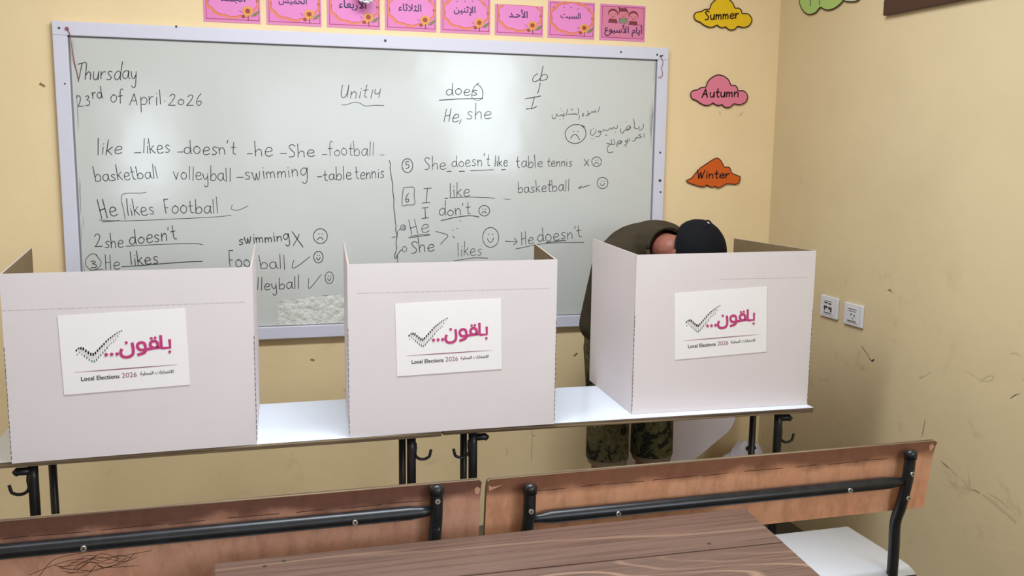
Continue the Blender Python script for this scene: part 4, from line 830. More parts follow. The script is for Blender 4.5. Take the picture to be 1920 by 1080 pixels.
# ================================================================== white tables
TZ = 0.76
def table(x0, x1, y0, y1, label, hooks, rz=0.0):
    t = thing('school_table', label, 'table', ((x0+x1)/2, (y0+y1)/2, 0), rz, 'white topped school tables in a row')
    hx = (x1-x0)/2; hy = (y1-y0)/2; cx = (x0+x1)/2
    b = BM(); add_box(b, -hx, hx, -hy, hy, TZ-0.018, TZ-0.0012, bevel=0.004); obj('plywood_top', b, PLYEDGE, t)
    b = BM(); add_box(b, -hx+0.0015, hx-0.0015, -hy+0.001, hy-0.001, TZ-0.0012, TZ); obj('laminate', b, LAM, t, label='glossy white laminate')
    for s in (-1, 1):
        fx = hooks[s][0]-cx; bx = hooks[s][1]-cx
        b = BM(); add_tube(b, [(fx, -hy+0.07, 0.0), (fx, -hy+0.07, 0.68), (fx, -hy+0.072, TZ-0.031)], 0.0145, 12); obj('leg', b, BLACKM, t)
        b = BM(); add_tube(b, [(bx, hy-0.07, 0.0), (bx, hy-0.07, TZ-0.031)], 0.0125, 12); obj('leg', b, BLACKM, t)
        b = BM()
        add_box(b, fx-0.0145, fx+0.0145, -hy+0.045, hy-0.05, TZ-0.032, TZ-0.018, bevel=0.003)
        kd = -1 if (s < 0 and x0 < 0) else 1
        if not (s > 0 and x0 < 0): add_tube(b, [(fx, -hy+0.07, TZ-0.052), (fx+kd*0.040, -hy+0.07, TZ-0.052), (fx+kd*0.047, -hy+0.07, TZ-0.058)], [0.012, 0.012, 0.010], 10)
        if abs(bx-fx) > 0.02: add_tube(b, [(fx, hy-0.07, TZ-0.027), (bx, hy-0.07, TZ-0.027)], 0.010, 8)
        obj('top_bracket', b, BLACKM, t)
        b = BM(); add_tube(b, [(fx, -hy+0.07, 0.10), (bx, hy-0.07, 0.10)], 0.011, 10); obj('stretcher', b, BLACKM, t)
        b = BM(); hz = hooks[s][2]; r = 0.0255
        pts = [(fx+s*0.012, -hy+0.07, hz+0.034), (fx+s*0.014, -hy+0.07, hz+0.018)] + [(fx+s*(0.012+r-r*math.cos(a)), -hy+0.07, hz-r*math.sin(a)*0.85) for a in [PI*k/10 for k in range(0, 9)]]+[(fx+s*(0.012+2.0*r), -hy+0.07, hz+0.008)]
        add_tube(b, smooth_path(pts, 2), [0.0048]*(2*(len(pts)-1)+1), 8); obj('bag_hook', b, BLACKM, t)
    return t
table(-0.078, 1.210, -1.002, -0.555, 'white topped school table carrying the two booths at the left', {-1: (0.042, 0.035, 0.662), 1: (1.126, 1.147, 0.672)})
table(1.222, 2.514, -1.013, -0.580, 'white topped school table carrying the booth at the right, beside the corner', {-1: (1.332, 1.359, 0.665), 1: (2.422, 2.486, 0.640)}, -0.034)

# ================================================================== cardboard voting booths
def poster(booth, quad, M, tilt=0):
    """quad: x0, x1, z0, z1 on the front panel in booth space"""
    x0, x1, z0, z1 = quad; W = x1-x0; H = z1-z0
    O = Vector((x0, 0, z0))
    ct, st = math.cos(tilt), math.sin(tilt)
    T = lambda u, v, d: M(x0+u*ct-v*st, z0+u*st+v*ct, d)
    b = BM(); add_prism(b, [(0, 0), (W, 0), (W, H), (0, H)], T, 0.0006, 0.0016); p = obj('poster', b, PAPER, booth)
    # drawing space: 0..1666 by 0..1080 units traced flat
    U = lambda x, y: (x/1000.0*W, (1-y/1000.0)*H)
    def tx(s, x0_, x1_, ybase, m, name, bold=0.0, label=None, top=None):
        bm = BM(); a = U(x0_, ybase); c = U(x1_, ybase)
        add_text(bm, s, T, a[0], c[0], ybase=a[1], d=0.0022, bold=bold)
        return obj(name, bm, m, p, label=label)
    bm = BM()
    # the slogan, drawn in heavy strokes like the printed type
    lw = W*0.0245
    lay = [0.0021]
    def st_(pts, w_=lw, sm=True):
        q = [U(*a) for a in pts]; q = [Vector((a, c, 0)) for a, c in q]
        lay[0] += 0.00006
        add_ribbon(bm, smooth_path(q, 5) if sm else q, w_, T, lay[0])
    def dot(x, y, r=12.5):
        a = U(x, y); add_disc(bm, a[0], a[1], W*r/1000, W*r/1000, T, 0.0030)
    st_([(857, 395), (857, 492), (795, 492)], sm=False); dot(852, 545)                    # beh
    st_([(787, 335), (787, 495), (802, 492)], sm=False)                                   # alef
    st_([(765, 480), (690, 490)], sm=False)                                               # joins
    st_([(758, 480), (758, 420), (735, 392), (708, 405), (700, 445), (722, 480), (758, 478)]); dot(712, 355, 12); dot(743, 352, 12)   # qaf
    st_([(660, 500), (615, 492), (598, 455), (604, 415), (632, 400), (655, 420), (660, 470), (652, 530), (600, 555)])                 # waw
    st_([(690, 490), (655, 498)], sm=False)
    st_([(558, 405), (563, 480), (555, 545), (520, 575), (478, 565), (462, 520), (470, 475)]); dot(512, 388)                           # noon
    for x in (348, 391, 434): dot(x, 525, 14.5)
    obj('slogan_lettering', bm, MAGENTA, p, label='heavy magenta Arabic slogan ending in three dots')
    tx('Local Elections', 140, 438, 838, GREYP, 'lettering', 0.03, 'dark grey "Local Elections"')
    tx('2026', 458, 576, 838, THINP, 'lettering', 0.0, 'thin maroon "2026"')
    tx(arabic('الانتخابات المحلية'), 603, 872, 822, GREYP, 'lettering', 0.025, 'dark grey Arabic line')
    bm = BM()
    add_ribbon(bm, [U(90+k*8.2, 722) for k in range(101)], H*0.0105, T, 0.0022, taper=True); obj('divider_line', bm, MAROON, p)
    # tick mark made of rows of short dashes
    bm = BM(); rows = {0: [], 1: [], 2: []}
    tops = [(122, 432), (140, 412), (158, 405), (176, 412), (194, 440), (212, 465), (230, 485), (248, 492), (266, 476), (284, 448), (302, 420), (320, 395), (338, 368), (356, 340), (374, 318), (392, 298), (410, 280), (428, 262), (446, 246), (464, 232), (482, 222)]
    ln = [30, 26, 40, 44, 40, 42, 42, 42, 38, 36, 36, 34, 34, 30, 28, 26, 22, 20, 16, 14, 16]
    def dash(x, y0, y1, wd, mi):
        a = U(x-wd/2, y0); c = U(x+wd/2, y1); s_ = W*0.004
        add_prism(bm, [(a[0], c[1]), (c[0], c[1]+s_), (c[0], a[1]), (a[0], a[1]-s_)], T, 0.0021, 0.0023, mi)
    for k, ((x, y), l) in enumerate(zip(tops, ln)):
        y += (x-300)*0.02
        dash(x, y, y+l, 12, 0)
        if 0 < k < 20:
            dash(x+1, y+l+12, y+l+24, 7, 1)
            if 1 < k < 18: dash(x+3, y+l+33, y+l+43, 6, 1)
        g0 = y+l+(50 if 1 < k < 18 else 28); gl = 34 if 2 < k < 14 else 18
        if k < 19: dash(x+4, g0, g0+gl, 8, 2)
    obj('tick_mark', bm, [BLACKP, MAROON, GREENP], p, label='tick made of small black, red and green dashes')
    return p

def booth(front, backL, backR, height, label, pq, tilt=0.0, crease=None):
    (xa, ya), (xb, yb) = front
    ox, oy = (xa+xb)/2, (ya+yb)/2
    t = thing('voting_booth', label, 'voting booth', (ox, oy, TZ), 0, 'cardboard voting booths on the tables')
    th = 0.005
    def panel(name, p0, p1, outward, h0, h1):
        """upright sheet from p0 to p1 (xy), heights h0 at p0 and h1 at p1; outer face white, inner face kraft"""
        p0 = Vector((p0[0]-ox, p0[1]-oy)); p1 = Vector((p1[0]-ox, p1[1]-oy))
        n = Vector((p1.y-p0.y, -(p1.x-p0.x))).normalized()
        if n.dot(Vector(outward)) < 0: n = -n
        q0, q1 = p0-n*th, p1-n*th
        b = BM()
        V = lambda p, z: b.verts.new((p.x, p.y, z))
        o0, o1, o2, o3 = V(p0, .0006), V(p1, .0006), V(p1, h1), V(p0, h0)
        i0, i1, i2, i3 = V(q0, .0006), V(q1, .0006), V(q1, h1), V(q0, h0)
        for vs, mi in (((o0, o1, o2, o3), 0), ((i0, i1, i2, i3), 1), ((o3, o2, i2, i3), 2), ((o0, o1, i1, i0), 2), ((o0, o3, i3, i0), 2), ((o1, o2, i2, i1), 2)):
            f = b.faces.new(vs); f.material_index = mi
        return obj(name, b, [CARD, KRAFT, CUT], t)
    panel('front_panel', (xa, ya), (xb, yb), (0, -1), height[0], height[1])
    panel('side_panel', (xa+0.001, ya+0.006), backL, (-1, 0), height[0], height[2])
    panel('side_panel', (xb-0.001, yb+0.006), backR, (1, 0), height[1], height[3])
    ang = math.atan2(yb-ya, xb-xa); e = Vector((math.cos(ang), math.sin(ang), 0)); n = Vector((math.sin(ang), -math.cos(ang), 0))
    A = Vector((xa-ox, ya-oy, 0))
    M = lambda u, v, d: A+e*u+Vector((0, 0, v))+n*d
    for s, (px, py), hh in ((-1, (xa, ya), height[0]), (1, (xb, yb), height[1])):
        b = BM(); z = 0.012
        rr = random.Random(px)
        u0 = 0.0 if s < 0 else (Vector((xb, yb))-Vector((xa, ya))).length
        while z < hh*0.62:
            l = rr.uniform(0.008, 0.014)
            add_prism(b, [(u0-0.0009, z), (u0+0.0009, z), (u0+0.0009, z+l), (u0-0.0009, z+l)], M, 0.0001, 0.0010)
            z += l+rr.uniform(0.003, 0.006)
        obj('fold_perforation', b, PERF, t)
    if crease:
        b = BM(); x = crease[0]
        while x < crease[1]:
            add_ribbon(b, [(x, crease[2]), (x+0.012, crease[2])], 0.0013, M, 0.0006); x += 0.017
        obj('crease_line', b, CREASE, t)
    poster(t, pq, M, tilt)
    return t
booth(((0.010, -1.020), (0.657, -1.001)), (-0.012, -0.514), (0.676, -0.470), (0.523, 0.524, 0.540, 0.536),
      'white cardboard voting booth at the left edge, first of the row', (0.140, 0.468, 0.184, 0.404), 0.024, (0.0, 0.62, 0.425))
booth(((0.926, -0.9985), (1.573, -1.012)), (0.966, -0.500), (1.655, -0.520), (0.526, 0.529, 0.541, 0.528),
      'white cardboard voting booth in the middle of the row, before the whiteboard', (0.145, 0.472, 0.182, 0.404), 0.022, (0.03, 0.62, 0.44))
booth(((1.858, -0.968), (2.506, -0.994)), (1.886, -0.495), (2.440, -0.560), (0.533, 0.538, 0.541, 0.540),
      'white cardboard voting booth at the right with a person leaning over it', (0.147, 0.481, 0.180, 0.404), 0.044, (0.30, 0.62, 0.448))

# ================================================================== benches
def bench(x0, x1, yb, label, woodm, posts, post_top, bar_z, bolts_post, bolts_bar, chips, scribble=False):
    """backrest seen from behind; seat beyond it, towards the tables"""
    cx = (x0+x1)/2
    t = thing('school_bench', label, 'bench', (cx, yb, 0), 0, 'school benches with plywood backs')
    hx = (x1-x0)/2
    # backrest: bent sheet, the top third leans back over the rear face
    prof = [(0.018, 0.635), (0.012, 0.70), (0.005, 0.755), (0.0, 0.795), (-0.008, 0.825), (-0.013, 0.840)]
    th = 0.016
    b = BM(); nx = 24
    rear = []; fr = []
    for k in range(nx+1):
        x = -hx if k == 0 else hx if k == nx else -hx+0.007 if k == 1 else hx-0.007 if k == nx-1 else -hx+2*hx*k/nx
        rr = []; ff = []
        for (y, z) in prof:
            zz = z
            if k in (0, nx) and z > 0.83: zz = z-0.006
            if k in (0, nx) and z < 0.64: zz = z+0.004
            rr.append(b.verts.new((x, y, zz))); ff.append(b.verts.new((x, y+th, zz)))
        rear.append(rr); fr.append(ff)
    m = len(prof)
    for k in range(nx):
        for j in range(m-1):
            b.faces.new((rear[k][j], rear[k+1][j], rear[k+1][j+1], rear[k][j+1]))
            b.faces.new((fr[k][j], fr[k][j+1], fr[k+1][j+1], fr[k+1][j]))
        for j, mi in ((0, 1), (m-1, 1)):
            f = b.faces.new((rear[k][j], fr[k][j], fr[k+1][j], rear[k+1][j])); f.material_index = mi
    for k in (0, nx):
        for j in range(m-1):
            f = b.faces.new((rear[k][j], rear[k][j+1], fr[k][j+1], fr[k][j])); f.material_index = 1
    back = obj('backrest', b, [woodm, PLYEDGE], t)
    REAR = lambda u, z, d: Vector((u-cx, next(prof[j][0]+(prof[j+1][0]-prof[j][0])*(z-prof[j][1])/(prof[j+1][1]-prof[j][1]) for j in range(m-1) if z <= prof[j+1][1] or j == m-2)-d, z))
    for poly in chips:
        b = BM(); add_prism(b, poly, REAR, -0.0002, 0.0007); obj('bare_chip', b, CHIP, back, label='pale chipped veneer')
    # crease line where the sheet is bent
    b = BM(); rc = random.Random(9); x = x0+0.10
    while x < x1-0.12:
        l = rc.uniform(0.05, 0.16); add_ribbon(b, [(x, 0.7965+rc.uniform(-.002, .002)), (x+l, 0.797+rc.uniform(-.002, .002))], 0.0016, REAR, 0.0006); x += l+rc.uniform(0.005, 0.05)
    obj('crease_line', b, PENCIL, back)
    if scribble:
        b = BM(); rc = random.Random(2)
        for k in range(9):
            u = 0.21+rc.uniform(0, .05); z = 0.70+rc.uniform(-.012, .02)
            pts = [Vector((u+i*0.030*rc.uniform(.7, 1.2), z+rc.uniform(-.012, .014)+0.003*i, 0)) for i in range(5)]
            add_ribbon(b, smooth_path(pts, 5), 0.0011, REAR, 0.0008)
        add_ribbon(b, smooth_path([Vector(p) for p in ((.19, .70, 0), (.22, .735, 0), (.27, .745, 0), (.33, .748, 0))], 5), 0.0011, REAR, 0.0008)
        add_ribbon(b, smooth_path([Vector(p) for p in ((.17, .705, 0), (.25, .73, 0), (.34, .728, 0), (.42, .735, 0))], 5), 0.0011, REAR, 0.0008)
        for a in ((.085, .8115), (.097, .822), (.106, .814), (.098, .806)):
            pass
        add_ribbon(b, [(.070, .807), (.082, .822), (.098, .811), (.080, .806)], 0.0016, REAR, 0.0008)
        obj('pencil_scribble', b, PENCIL, back, label='loose pencil scribbles')
    for px in posts:
        u = px-cx
        b = BM()
        path = smooth_path([(u+0.004, -0.030, post_top), (u+0.004, -0.026, post_top-0.07), (u, -0.012, 0.66), (u+0.006, 0.012, 0.60), (u+0.016, 0.022, 0.50), (u+0.018, 0.024, 0.30), (u+0.018, 0.024, 0.0)], 5)
        add_tube(b, path, 0.0155, 14); p = obj('back_post', b, BLACKM, t)
        b = BM(); add_tube(b, [(u+0.004, -0.0305, post_top-0.012), (u+0.004, -0.031, post_top+0.004), (u+0.004, -0.028, post_top+0.010)], [0.0175, 0.0178, 0.0130], 14); obj('end_cap', b, BLACKM, p)
        for bz in bolts_post:
            b = BM(); y = -0.0445 if bz > 0.74 else -0.036
            add_tube(b, [(u+0.004, y+0.008, bz), (u+0.004, y-0.002, bz)], 0.0062, 12); add_tube(b, [(u+0.004, y-0.0018, bz), (u+0.004, y-0.0026, bz)], 0.0026, 8, 1); obj('bolt', b, [BOLT, BOLTD], p)
        # lower frame: front leg and seat bearer
        b = BM(); add_tube(b, [(u+0.018, 0.30, 0.0), (u+0.018, 0.30, 0.428)], 0.0145, 12); obj('front_leg', b, BLACKM, t)
        b = BM(); add_box(b, u+0.004, u+0.032, 0.0, 0.325, 0.412, 0.4335, bevel=0.003); obj('seat_bearer', b, BLACKM, t)
        b = BM(); add_tube(b, [(u+0.018, 0.030, 0.09), (u+0.018, 0.30, 0.09)], 0.011, 10); obj('foot_rail', b, BLACKM, t)
    b = BM(); a, c = posts[0]-cx, posts[-1]-cx
    P = [(a+0.006, -0.024, bar_z+0.001), (a+0.03, -0.023, bar_z), (a+0.06, -0.020, bar_z), (c-0.06, -0.020, bar_z), (c-0.03, -0.023, bar_z+0.001), (c-0.004, -0.024, bar_z+0.003)]
    add_tube(b, P, [0.010, 0.011, 0.0165, 0.0165, 0.013, 0.011], 14); bar = obj('cross_bar', b, BLACKM, t)
    for bx in bolts_bar:
        b = BM(); add_tube(b, [(bx-cx, -0.030, bar_z-0.003), (bx-cx, -0.0405, bar_z-0.003)], 0.0062, 12); add_tube(b, [(bx-cx, -0.040, bar_z-0.003), (bx-cx, -0.0412, bar_z-0.003)], 0.0026, 8, 1); obj('bolt', b, [BOLT, BOLTD], bar)
    # seat: white laminated ply with a rounded-over rear edge
    sp = [(0.335, 0.450), (0.080, 0.450), (0.050, 0.4485), (0.030, 0.444), (0.014, 0.436)]
    b = BM(); sx = hx-0.012
    up_ = [[b.verts.new((x, y, z)) for (y, z) in sp] for x in (-sx, sx)]
    lo_ = [[b.verts.new((x, y, z-0.016)) for (y, z) in sp] for x in (-sx, sx)]
    for j in range(len(sp)-1):
        f = b.faces.new((up_[0][j], up_[0][j+1], up_[1][j+1], up_[1][j])); f.smooth = True
        f = b.faces.new((lo_[0][j], lo_[1][j], lo_[1][j+1], lo_[0][j+1])); f.material_index = 1
        for i in (0, 1):
            f = b.faces.new((up_[i][j], lo_[i][j], lo_[i][j+1], up_[i][j+1])); f.material_index = 1
    for j in (0, len(sp)-1):
        f = b.faces.new((up_[0][j], up_[1][j], lo_[1][j], lo_[0][j])); f.material_index = 1
    obj('seat', b, [SEATW, PLYEDGE], t, label='white laminated seat')
    return t
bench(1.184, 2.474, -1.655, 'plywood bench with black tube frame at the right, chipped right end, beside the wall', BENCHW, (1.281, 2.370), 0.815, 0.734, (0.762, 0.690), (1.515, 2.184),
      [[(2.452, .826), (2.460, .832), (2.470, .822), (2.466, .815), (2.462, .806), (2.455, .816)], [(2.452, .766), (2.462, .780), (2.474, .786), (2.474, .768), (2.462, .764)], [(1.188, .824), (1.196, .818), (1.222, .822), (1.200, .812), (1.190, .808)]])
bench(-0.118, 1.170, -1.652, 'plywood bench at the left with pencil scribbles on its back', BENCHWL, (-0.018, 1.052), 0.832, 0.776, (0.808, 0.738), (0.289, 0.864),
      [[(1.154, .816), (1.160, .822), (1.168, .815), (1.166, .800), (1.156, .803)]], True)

# ================================================================== brown desk in the foreground
t = thing('wooden_desk', 'brown walnut plank desk in the foreground below the benches', 'desk', (1.2, -2.0, 0))
DZ = 0.74
def plank(poly, th, m=DESKW):
    b = BM(); add_prism(b, [(x-1.2, y+2.0) for x, y in poly], lambda u, v, d: Vector((u, v, DZ-d)), 0.0, th)
    es = [e for e in b.edges if all(v.co.z > DZ-1e-4 for v in e.verts) and len(e.link_faces) == 2 and abs(e.calc_face_angle(0)) > 1.0]
    bmesh.ops.bevel(b, geom=es, offset=0.0025, segments=2, affect='EDGES')
    return obj('plank', b, m, t)
plank([(0.554, -1.758), (1.832, -1.752), (1.812, -1.9655), (0.56, -1.9400)], 0.022)
plank([(0.56, -1.9425), (1.811, -1.9680), (1.786, -2.215), (0.565, -2.215)], 0.022, DESKW2)
for x in (0.68, 1.66):
    b = BM(); add_box(b, x-1.2-0.02, x-1.2+0.02, -0.20, 0.215, DZ-0.05, DZ-0.0225, bevel=0.003); obj('bearer', b, BLACKM, t)
    for y in (-0.17, 0.19):
        b = BM(); add_tube(b, [(x-1.2, y, 0), (x-1.2, y, DZ-0.045)], 0.0145, 12); obj('leg', b, BLACKM, t)
for x, y in ((0.66, -1.80), (1.64, -1.93), (0.70, -1.785)):
    b = BM(); add_tube(b, [(x-1.2, y+2.0, DZ-0.004), (x-1.2, y+2.0, DZ+0.0006)], 0.005, 10); obj('screw_head', b, BOLTD, t)

# ================================================================== clutter in the corner
t = thing('white_panel', 'white curved panel leaning against the wall behind the person', 'panel', (2.45, -0.10, 0))
out = [(p.x, p.y) for p in smooth_path([Vector((x, y, 0)) for x, y in ((-.30, 0), (-.12, 0), (-.05, .13), (.0, .205), (.106, .262), (.162, .297), (.218, .336), (.275, .375), (.303, .415), (.317, .46), (.325, .54), (.315, .64), (.27, .72), (.18, .78), (-.18, .80), (-.28, .74), (-.31, .6), (-.31, .2))], 4, closed=True)]
out = [(x, max(0.0, y)) for x, y in out]
b = BM(); add_prism(b, out, lambda u, v, d: Vector((u, 0.0+v*0.10-d, v*0.99)), 0.0, 0.012)
obj('panel_sheet', b, WHITEP, t)
t = thing('plastic_bag', 'crumpled white plastic bag with dark things in the corner by the table leg', 'bag', (2.742, -0.20, 0))
b = BM(); bmesh.ops.create_icosphere(b, subdivisions=4, radius=1.0); rb = random.Random(8)
from mathutils import noise
for v in b.verts:
    n = noise.noise(v.co*2.3)*0.30+noise.noise(v.co*6)*0.14
    v.co = Vector((v.co.x*0.135*(1+n), v.co.y*0.075*(1+n), max(0.0, 0.155+v.co.z*0.185*(1+n))))
obj('bag_body', b, BAG, t, True)
for cx, cy, cz, s in ((-0.140, -0.050, 0.262, 0.022), (0.005, -0.04, 0.345, 0.016), (0.10, -0.05, 0.275, 0.018)):
    b = BM(); bmesh.ops.create_icosphere(b, subdivisions=3, radius=1.0)
    for v in b.verts:
        n = noise.noise(v.co*2+Vector((cx*50, 0, 0)))*0.35
        v.co = Vector((cx+v.co.x*s*1.4*(1+n), cy+v.co.y*s*(1+n), cz+v.co.z*s*0.7*(1+n)))
    obj('dark_cloth', b, BAGD, t, True)

# ================================================================== the person bent over the booth
def add_caps(bm, p0, r0, p1, r1, seg=14):
    p0 = Vector(p0); p1 = Vector(p1)
    for p, r in ((p0, r0), (p1, r1)):
        bmesh.ops.create_uvsphere(bm, u_segments=seg, v_segments=8, radius=r, matrix=Matrix.Translation(p))
    if (p1-p0).length > 1e-5: add_tube(bm, [p0, p1], [r0, r1], seg)
def add_ell(bm, c, rad, R=None, seg=20):
    M = Matrix.Translation(Vector(c)) @ ((R.to_4x4()) if R is not None else Matrix.Identity(4)) @ Matrix.Diagonal((*rad, 1))
    bmesh.ops.create_uvsphere(bm, u_segments=seg, v_segments=12, radius=1.0, matrix=M)
def fuse(name, bm, voxel, mats, parent=None, smooth=4, cut=None, label=None):
    """one continuous skin grown over the shapes in bm"""
    me = bpy.data.meshes.new(name); bm.to_mesh(me); bm.free()
    o = bpy.data.objects.new(name, me); COL.objects.link(o)
    r = o.modifiers.new('r', 'REMESH'); r.mode = 'VOXEL'; r.voxel_size = voxel; r.use_smooth_shade = True
    s = o.modifiers.new('s', 'SMOOTH'); s.factor = 0.5; s.iterations = smooth
    bpy.context.view_layer.update()
    m2 = bpy.data.meshes.new_from_object(o.evaluated_get(bpy.context.evaluated_depsgraph_get()))
    m2.name = name; o.modifiers.clear(); o.data = m2; bpy.data.meshes.remove(me)
    if cut:
        b2 = bmesh.new(); b2.from_mesh(m2)
        for co, no in cut:
            bmesh.ops.bisect_plane(b2, geom=b2.verts[:]+b2.edges[:]+b2.faces[:], plane_co=Vector(co), plane_no=Vector(no), clear_outer=True)
        b2.to_mesh(m2); b2.free()
    m2.materials.clear()
    for m in (mats if isinstance(mats, (list, tuple)) else [mats]): m2.materials.append(m)
    for p in m2.polygons: p.use_smooth = True; p.material_index = 0
    if parent is not None: o.parent = parent
    if label: o['label'] = label
    return o
HC = Vector((2.176, -0.715, 1.262))                       # head centre
ax = Vector((0.64, -0.74, 0.14)).normalized()            # towards the crown
fc = Vector((0.10, -0.10, -0.98)); fc = (fc-ax*fc.dot(ax)).normalized()   # where the face looks
sd = fc.cross(ax).normalized()                            # the person's right-hand side
RH = Matrix((sd, fc, ax)).transposed()                    # local x side, y face, z crown
H = lambda x, y, z: HC+RH @ Vector((x, y, z))
NB = Vector((2.135, -0.585, 1.270))                       # base of the neck
PEL = Vector((2.135, -0.255, 0.90)); BEL = Vector((2.130, -0.300, 1.06)); CHE = Vector((2.130, -0.425, 1.205))
SR = Vector((1.985, -0.455, 1.215)); SL = Vector((2.300, -0.490, 1.240))
ER = Vector((1.944, -0.395, 0.955)); EL = Vector((2.375, -0.545, 0.960))
WR = Vector((2.080, -0.690, 0.835)); WL = Vector((2.315, -0.765, 0.815))
HIPR = Vector((2.050, -0.265, 0.84)); HIPL = Vector((2.225, -0.265, 0.84))
KR = Vector((2.046, -0.300, 0.46)); KL = Vector((2.243, -0.300, 0.46))
AR = Vector((2.035, -0.270, 0.085)); AL = Vector((2.255, -0.270, 0.085))

def hand(bm, wrist, direction, palm_n, thumb_side, curl):
    d = Vector(direction).normalized(); n = Vector(palm_n); n = (n-d*n.dot(d)).normalized(); s = d.cross(n)*thumb_side
    R = Matrix((s, d, n)).transposed()
    add_caps(bm, wrist, 0.026, wrist+d*0.03, 0.024, 12)
    add_ell(bm, wrist+d*0.058, (0.040, 0.050, 0.016), R)
    for k, (off, ln) in enumerate(((0.030, 0.068), (0.010, 0.076), (-0.011, 0.070), (-0.030, 0.055))):
        p = wrist+d*0.098+s*off; dd = (d+s*off*1.5).normalized(); seg = [0.45, 0.30, 0.25]; r = [0.0092, 0.0085, 0.0078, 0.0068]
        for j in range(3):
            dd = (dd+n*curl*(0.35+0.25*j)).normalized()
            q = p+dd*ln*seg[j]; add_caps(bm, p, r[j], q, r[j+1], 10); p = q
    p = wrist+d*0.035+s*0.034; dd = (d*0.7+s*0.8+n*0.3).normalized()
    for j, l in enumerate((0.036, 0.030, 0.024)):
        q = p+dd*l; add_caps(bm, p, 0.0115-0.0012*j, q, 0.0105-0.0012*j, 10); p = q; dd = (dd+d*0.35+n*0.15).normalized()

b = BM()
add_caps(b, HIPR, 0.088, KR, 0.056); add_caps(b, HIPL, 0.088, KL, 0.056)
add_caps(b, KR+Vector((0, 0.012, -0.05)), 0.055, KR+Vector((0, 0.025, -0.14)), 0.056); add_caps(b, KL+Vector((0, 0.012, -0.05)), 0.055, KL+Vector((0, 0.025, -0.14)), 0.056)
add_caps(b, KR, 0.054, AR, 0.036); add_caps(b, KL, 0.054, AL, 0.036)
for A in (AR, AL): add_ell(b, A+Vector((0, -0.07, -0.045)), (0.042, 0.12, 0.035))
add_caps(b, PEL, 0.125, BEL, 0.120); add_ell(b, PEL, (0.165, 0.11, 0.12)); add_caps(b, BEL, 0.122, CHE, 0.130)
add_ell(b, CHE, (0.170, 0.115, 0.135)); add_caps(b, SR, 0.062, SL, 0.062)
add_caps(b, CHE+Vector((0, -0.03, 0.05)), 0.085, NB, 0.062); add_caps(b, NB, 0.058, H(0, -0.02, -0.07), 0.056)
add_caps(b, SR, 0.056, ER, 0.043); add_caps(b, SL, 0.056, EL, 0.043); add_caps(b, ER, 0.043, WR, 0.027); add_caps(b, EL, 0.043, WL, 0.027)
# head
add_ell(b, H(0, -0.005, 0.025), (0.076, 0.094, 0.090), RH); add_ell(b, H(0, 0.022, -0.050), (0.058, 0.066, 0.066), RH)
add_ell(b, H(0, 0.060, -0.098), (0.026, 0.026, 0.018), RH); add_caps(b, H(0, 0.088, 0.008), 0.010, H(0, 0.108, -0.028), 0.0135)
add_ell(b, H(0, 0.082, 0.022), (0.052, 0.014, 0.010), RH); add_ell(b, H(0, 0.083, -0.056), (0.026, 0.010, 0.006), RH); add_ell(b, H(0, 0.082, -0.068), (0.022, 0.010, 0.006), RH)
for s in (-1, 1):
    add_ell(b, H(0.080*s, -0.008, -0.010), (0.012, 0.022, 0.032), RH); add_ell(b, H(0.045*s, 0.062, -0.03), (0.026, 0.026, 0.024), RH)
hand(b, WR, (0.35, -0.80, -0.28), (0.25, 0.1, -0.9), -1, 0.9)
hand(b, WL, (-0.55, -0.75, -0.12), (-0.1, 0.0, -1), 1, 0.25)
person = fuse('person', b, 0.0055, SKIN, None, 3)
tag(person, 'person in black cap, olive shirt and camouflage shorts bent over the right booth', 'person')
# eyes, brows, hair
for s in (-1, 1):
    b = BM(); add_ell(b, H(0.031*s, 0.083, 0.004), (0.012, 0.008, 0.008), RH, 14); obj('eye', b, EYEW, person, True)
    b = BM(); add_ell(b, H(0.031*s, 0.0905, 0.003), (0.0045, 0.003, 0.0045), RH, 10); obj('iris', b, BAGD, person, True)
    b = BM(); add_ell(b, H(0.034*s, 0.094, 0.022), (0.020, 0.005, 0.004), RH, 12); obj('eyebrow', b, HAIR, person, True)
b = BM(); add_ell(b, H(0, -0.010, 0.026), (0.0795, 0.0935, 0.092), RH, 32)
hair = fuse('hair', b, 0.006, HAIR, person, 2, cut=[(H(0, 0, -0.035), -ax), (H(0, 0.030, 0.0), fc)])
# cap: dome, band, peak, button
b = BM(); add_ell(b, H(0, -0.008, 0.030), (0.107, 0.116, 0.102), RH, 32)
cap = fuse('cap', b, 0.006, CAPM, person, 2, cut=[(H(0, 0, -0.012), -ax)])
sol = cap.modifiers.new('thickness', 'SOLIDIFY'); sol.thickness = 0.004; sol.offset = -1
b = BM()
inn = []; outp = []
for k in range(13):
    a = math.radians(25+130*k/12)
    inn.append(H(0.088*math.cos(a), -0.008+0.106*math.sin(a), 0.030)); outp.append(H(0.092*math.cos(a), -0.008+0.106*math.sin(a)+0.062*math.sin(PI*k/12)**0.7, 0.016))
va = [b.verts.new(p) for p in inn]; vb = [b.verts.new(p) for p in outp]
for k in range(12): b.faces.new((va[k], va[k+1], vb[k+1], vb[k]))
pk = obj('cap_peak', b, CAPM, cap, True); so = pk.modifiers.new('thickness', 'SOLIDIFY'); so.thickness = 0.004
b = BM(); add_caps(b, H(0.035, -0.088, 0.078), 0.016, H(-0.015, -0.100, 0.070), 0.016, 14); obj('cap_strap', b, CAPM, cap, True)
b = BM(); add_ell(b, H(0.012, -0.104, 0.084), (0.006, 0.006, 0.005), RH, 10); obj('cap_button', b, CAPB, cap, True)
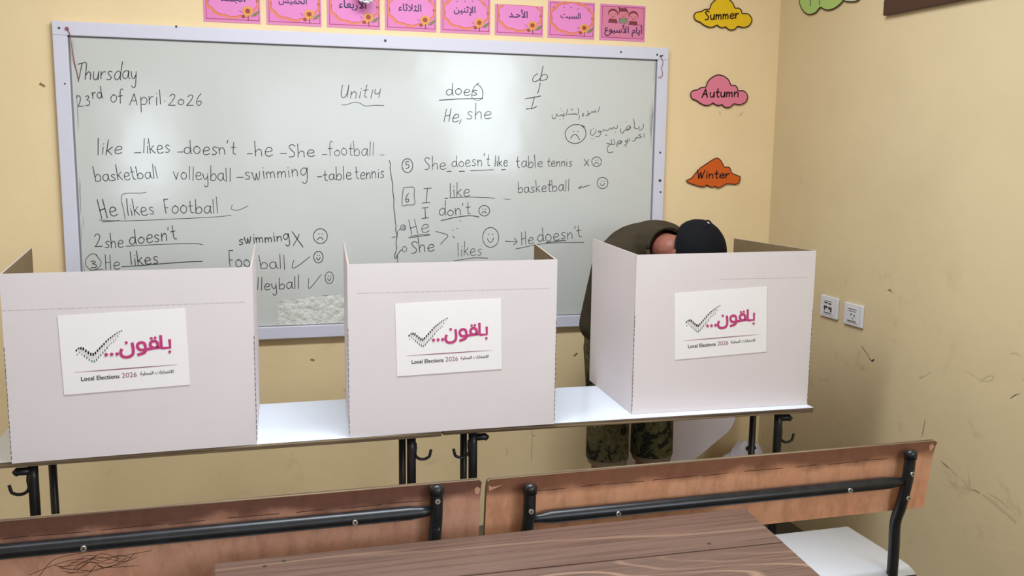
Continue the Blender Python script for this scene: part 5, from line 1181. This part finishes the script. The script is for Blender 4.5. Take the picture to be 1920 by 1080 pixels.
# shirt
b = BM()
add_ell(b, PEL+Vector((0, 0, 0.02)), (0.190, 0.130, 0.12)); add_caps(b, PEL, 0.145, BEL, 0.142); add_caps(b, BEL, 0.142, CHE, 0.150); add_ell(b, CHE, (0.190, 0.135, 0.150))
add_caps(b, SR, 0.080, SL, 0.078); add_caps(b, CHE+Vector((0, -0.03, 0.05)), 0.105, NB, 0.080)
add_ell(b, CHE+Vector((0.03, -0.02, 0.055)), (0.15, 0.11, 0.105))
add_caps(b, SR, 0.076, ER, 0.066); add_caps(b, SL, 0.074, EL, 0.058); add_caps(b, ER, 0.064, ER+(WR-ER)*0.80, 0.042); add_caps(b, EL, 0.056, EL+(WL-EL)*0.8, 0.040)
nd = (H(0, -0.02, -0.07)-NB).normalized()
shirt = fuse('shirt', b, 0.008, SHIRT, person, 4, cut=[(NB+nd*0.035, nd)])
b = BM(); u_ = nd.cross(Vector((0, 0, 1))).normalized(); v_ = nd.cross(u_)
ring = [NB+nd*(0.030+0.012*math.cos(a))+(u_*math.cos(a)+v_*math.sin(a))*0.079 for a in [2*PI*k/24 for k in range(25)]]
add_tube(b, ring, 0.0075, 10); obj('collar', b, SHIRT, shirt, True)
# shorts
b = BM()
add_ell(b, PEL+Vector((0, 0, -0.03)), (0.182, 0.122, 0.13))
for h_, k_ in ((HIPR, KR), (HIPL, KL)):
    add_caps(b, h_, 0.100, k_+Vector((0, 0, 0.12)), 0.088); add_caps(b, k_+Vector((0, 0, 0.12)), 0.086, k_+Vector((0, 0.0, -0.12)), 0.090)
shorts = fuse('shorts', b, 0.008, CAMO, person, 3, cut=[((0, 0, 0.385), (0, 0.0, -1))])
for k_ in (KR, KL):
    b = BM(); n = 28
    r0 = [b.verts.new((k_.x+0.0875*math.cos(2*PI*k/n), k_.y+0.088*math.sin(2*PI*k/n), 0.392)) for k in range(n)]
    r1 = [b.verts.new((k_.x+0.078*math.cos(2*PI*k/n), k_.y+0.076*math.sin(2*PI*k/n), 0.350-0.012*math.cos(2*PI*k/n))) for k in range(n)]
    for k in range(n): b.faces.new((r0[k], r0[(k+1) % n], r1[(k+1) % n], r1[k]))
    obj('hem', b, HEM, shorts, True, label='beige turned hem')
for A in (AR, AL):
    b = BM(); add_ell(b, A+Vector((0, -0.07, -0.038)), (0.052, 0.138, 0.042)); add_caps(b, A+Vector((0, 0, -0.03)), 0.048, A+Vector((0, 0, 0.02)), 0.046)
    fuse('shoe', b, 0.006, SHOE, person, 3, cut=[((0, 0, 0.002), (0, 0, -1)), (A+Vector((0, 0, 0.035)), (0, 0, 1))])
p0 = WR+Vector((0.35, -0.80, -0.28)).normalized()*0.13+Vector((0, 0.0, -0.02))
b = BM(); add_tube(b, [(p0.x+0.012, p0.y-0.010, 0.7625), (p0.x+0.010, p0.y-0.008, 0.772), (p0.x-0.018, p0.y+0.035, 0.90)], [0.0008, 0.0042, 0.0042], 10)
pen = obj('pen', b, PENB); tag(pen, 'blue pen held in the right hand of the bent over person', 'pen')
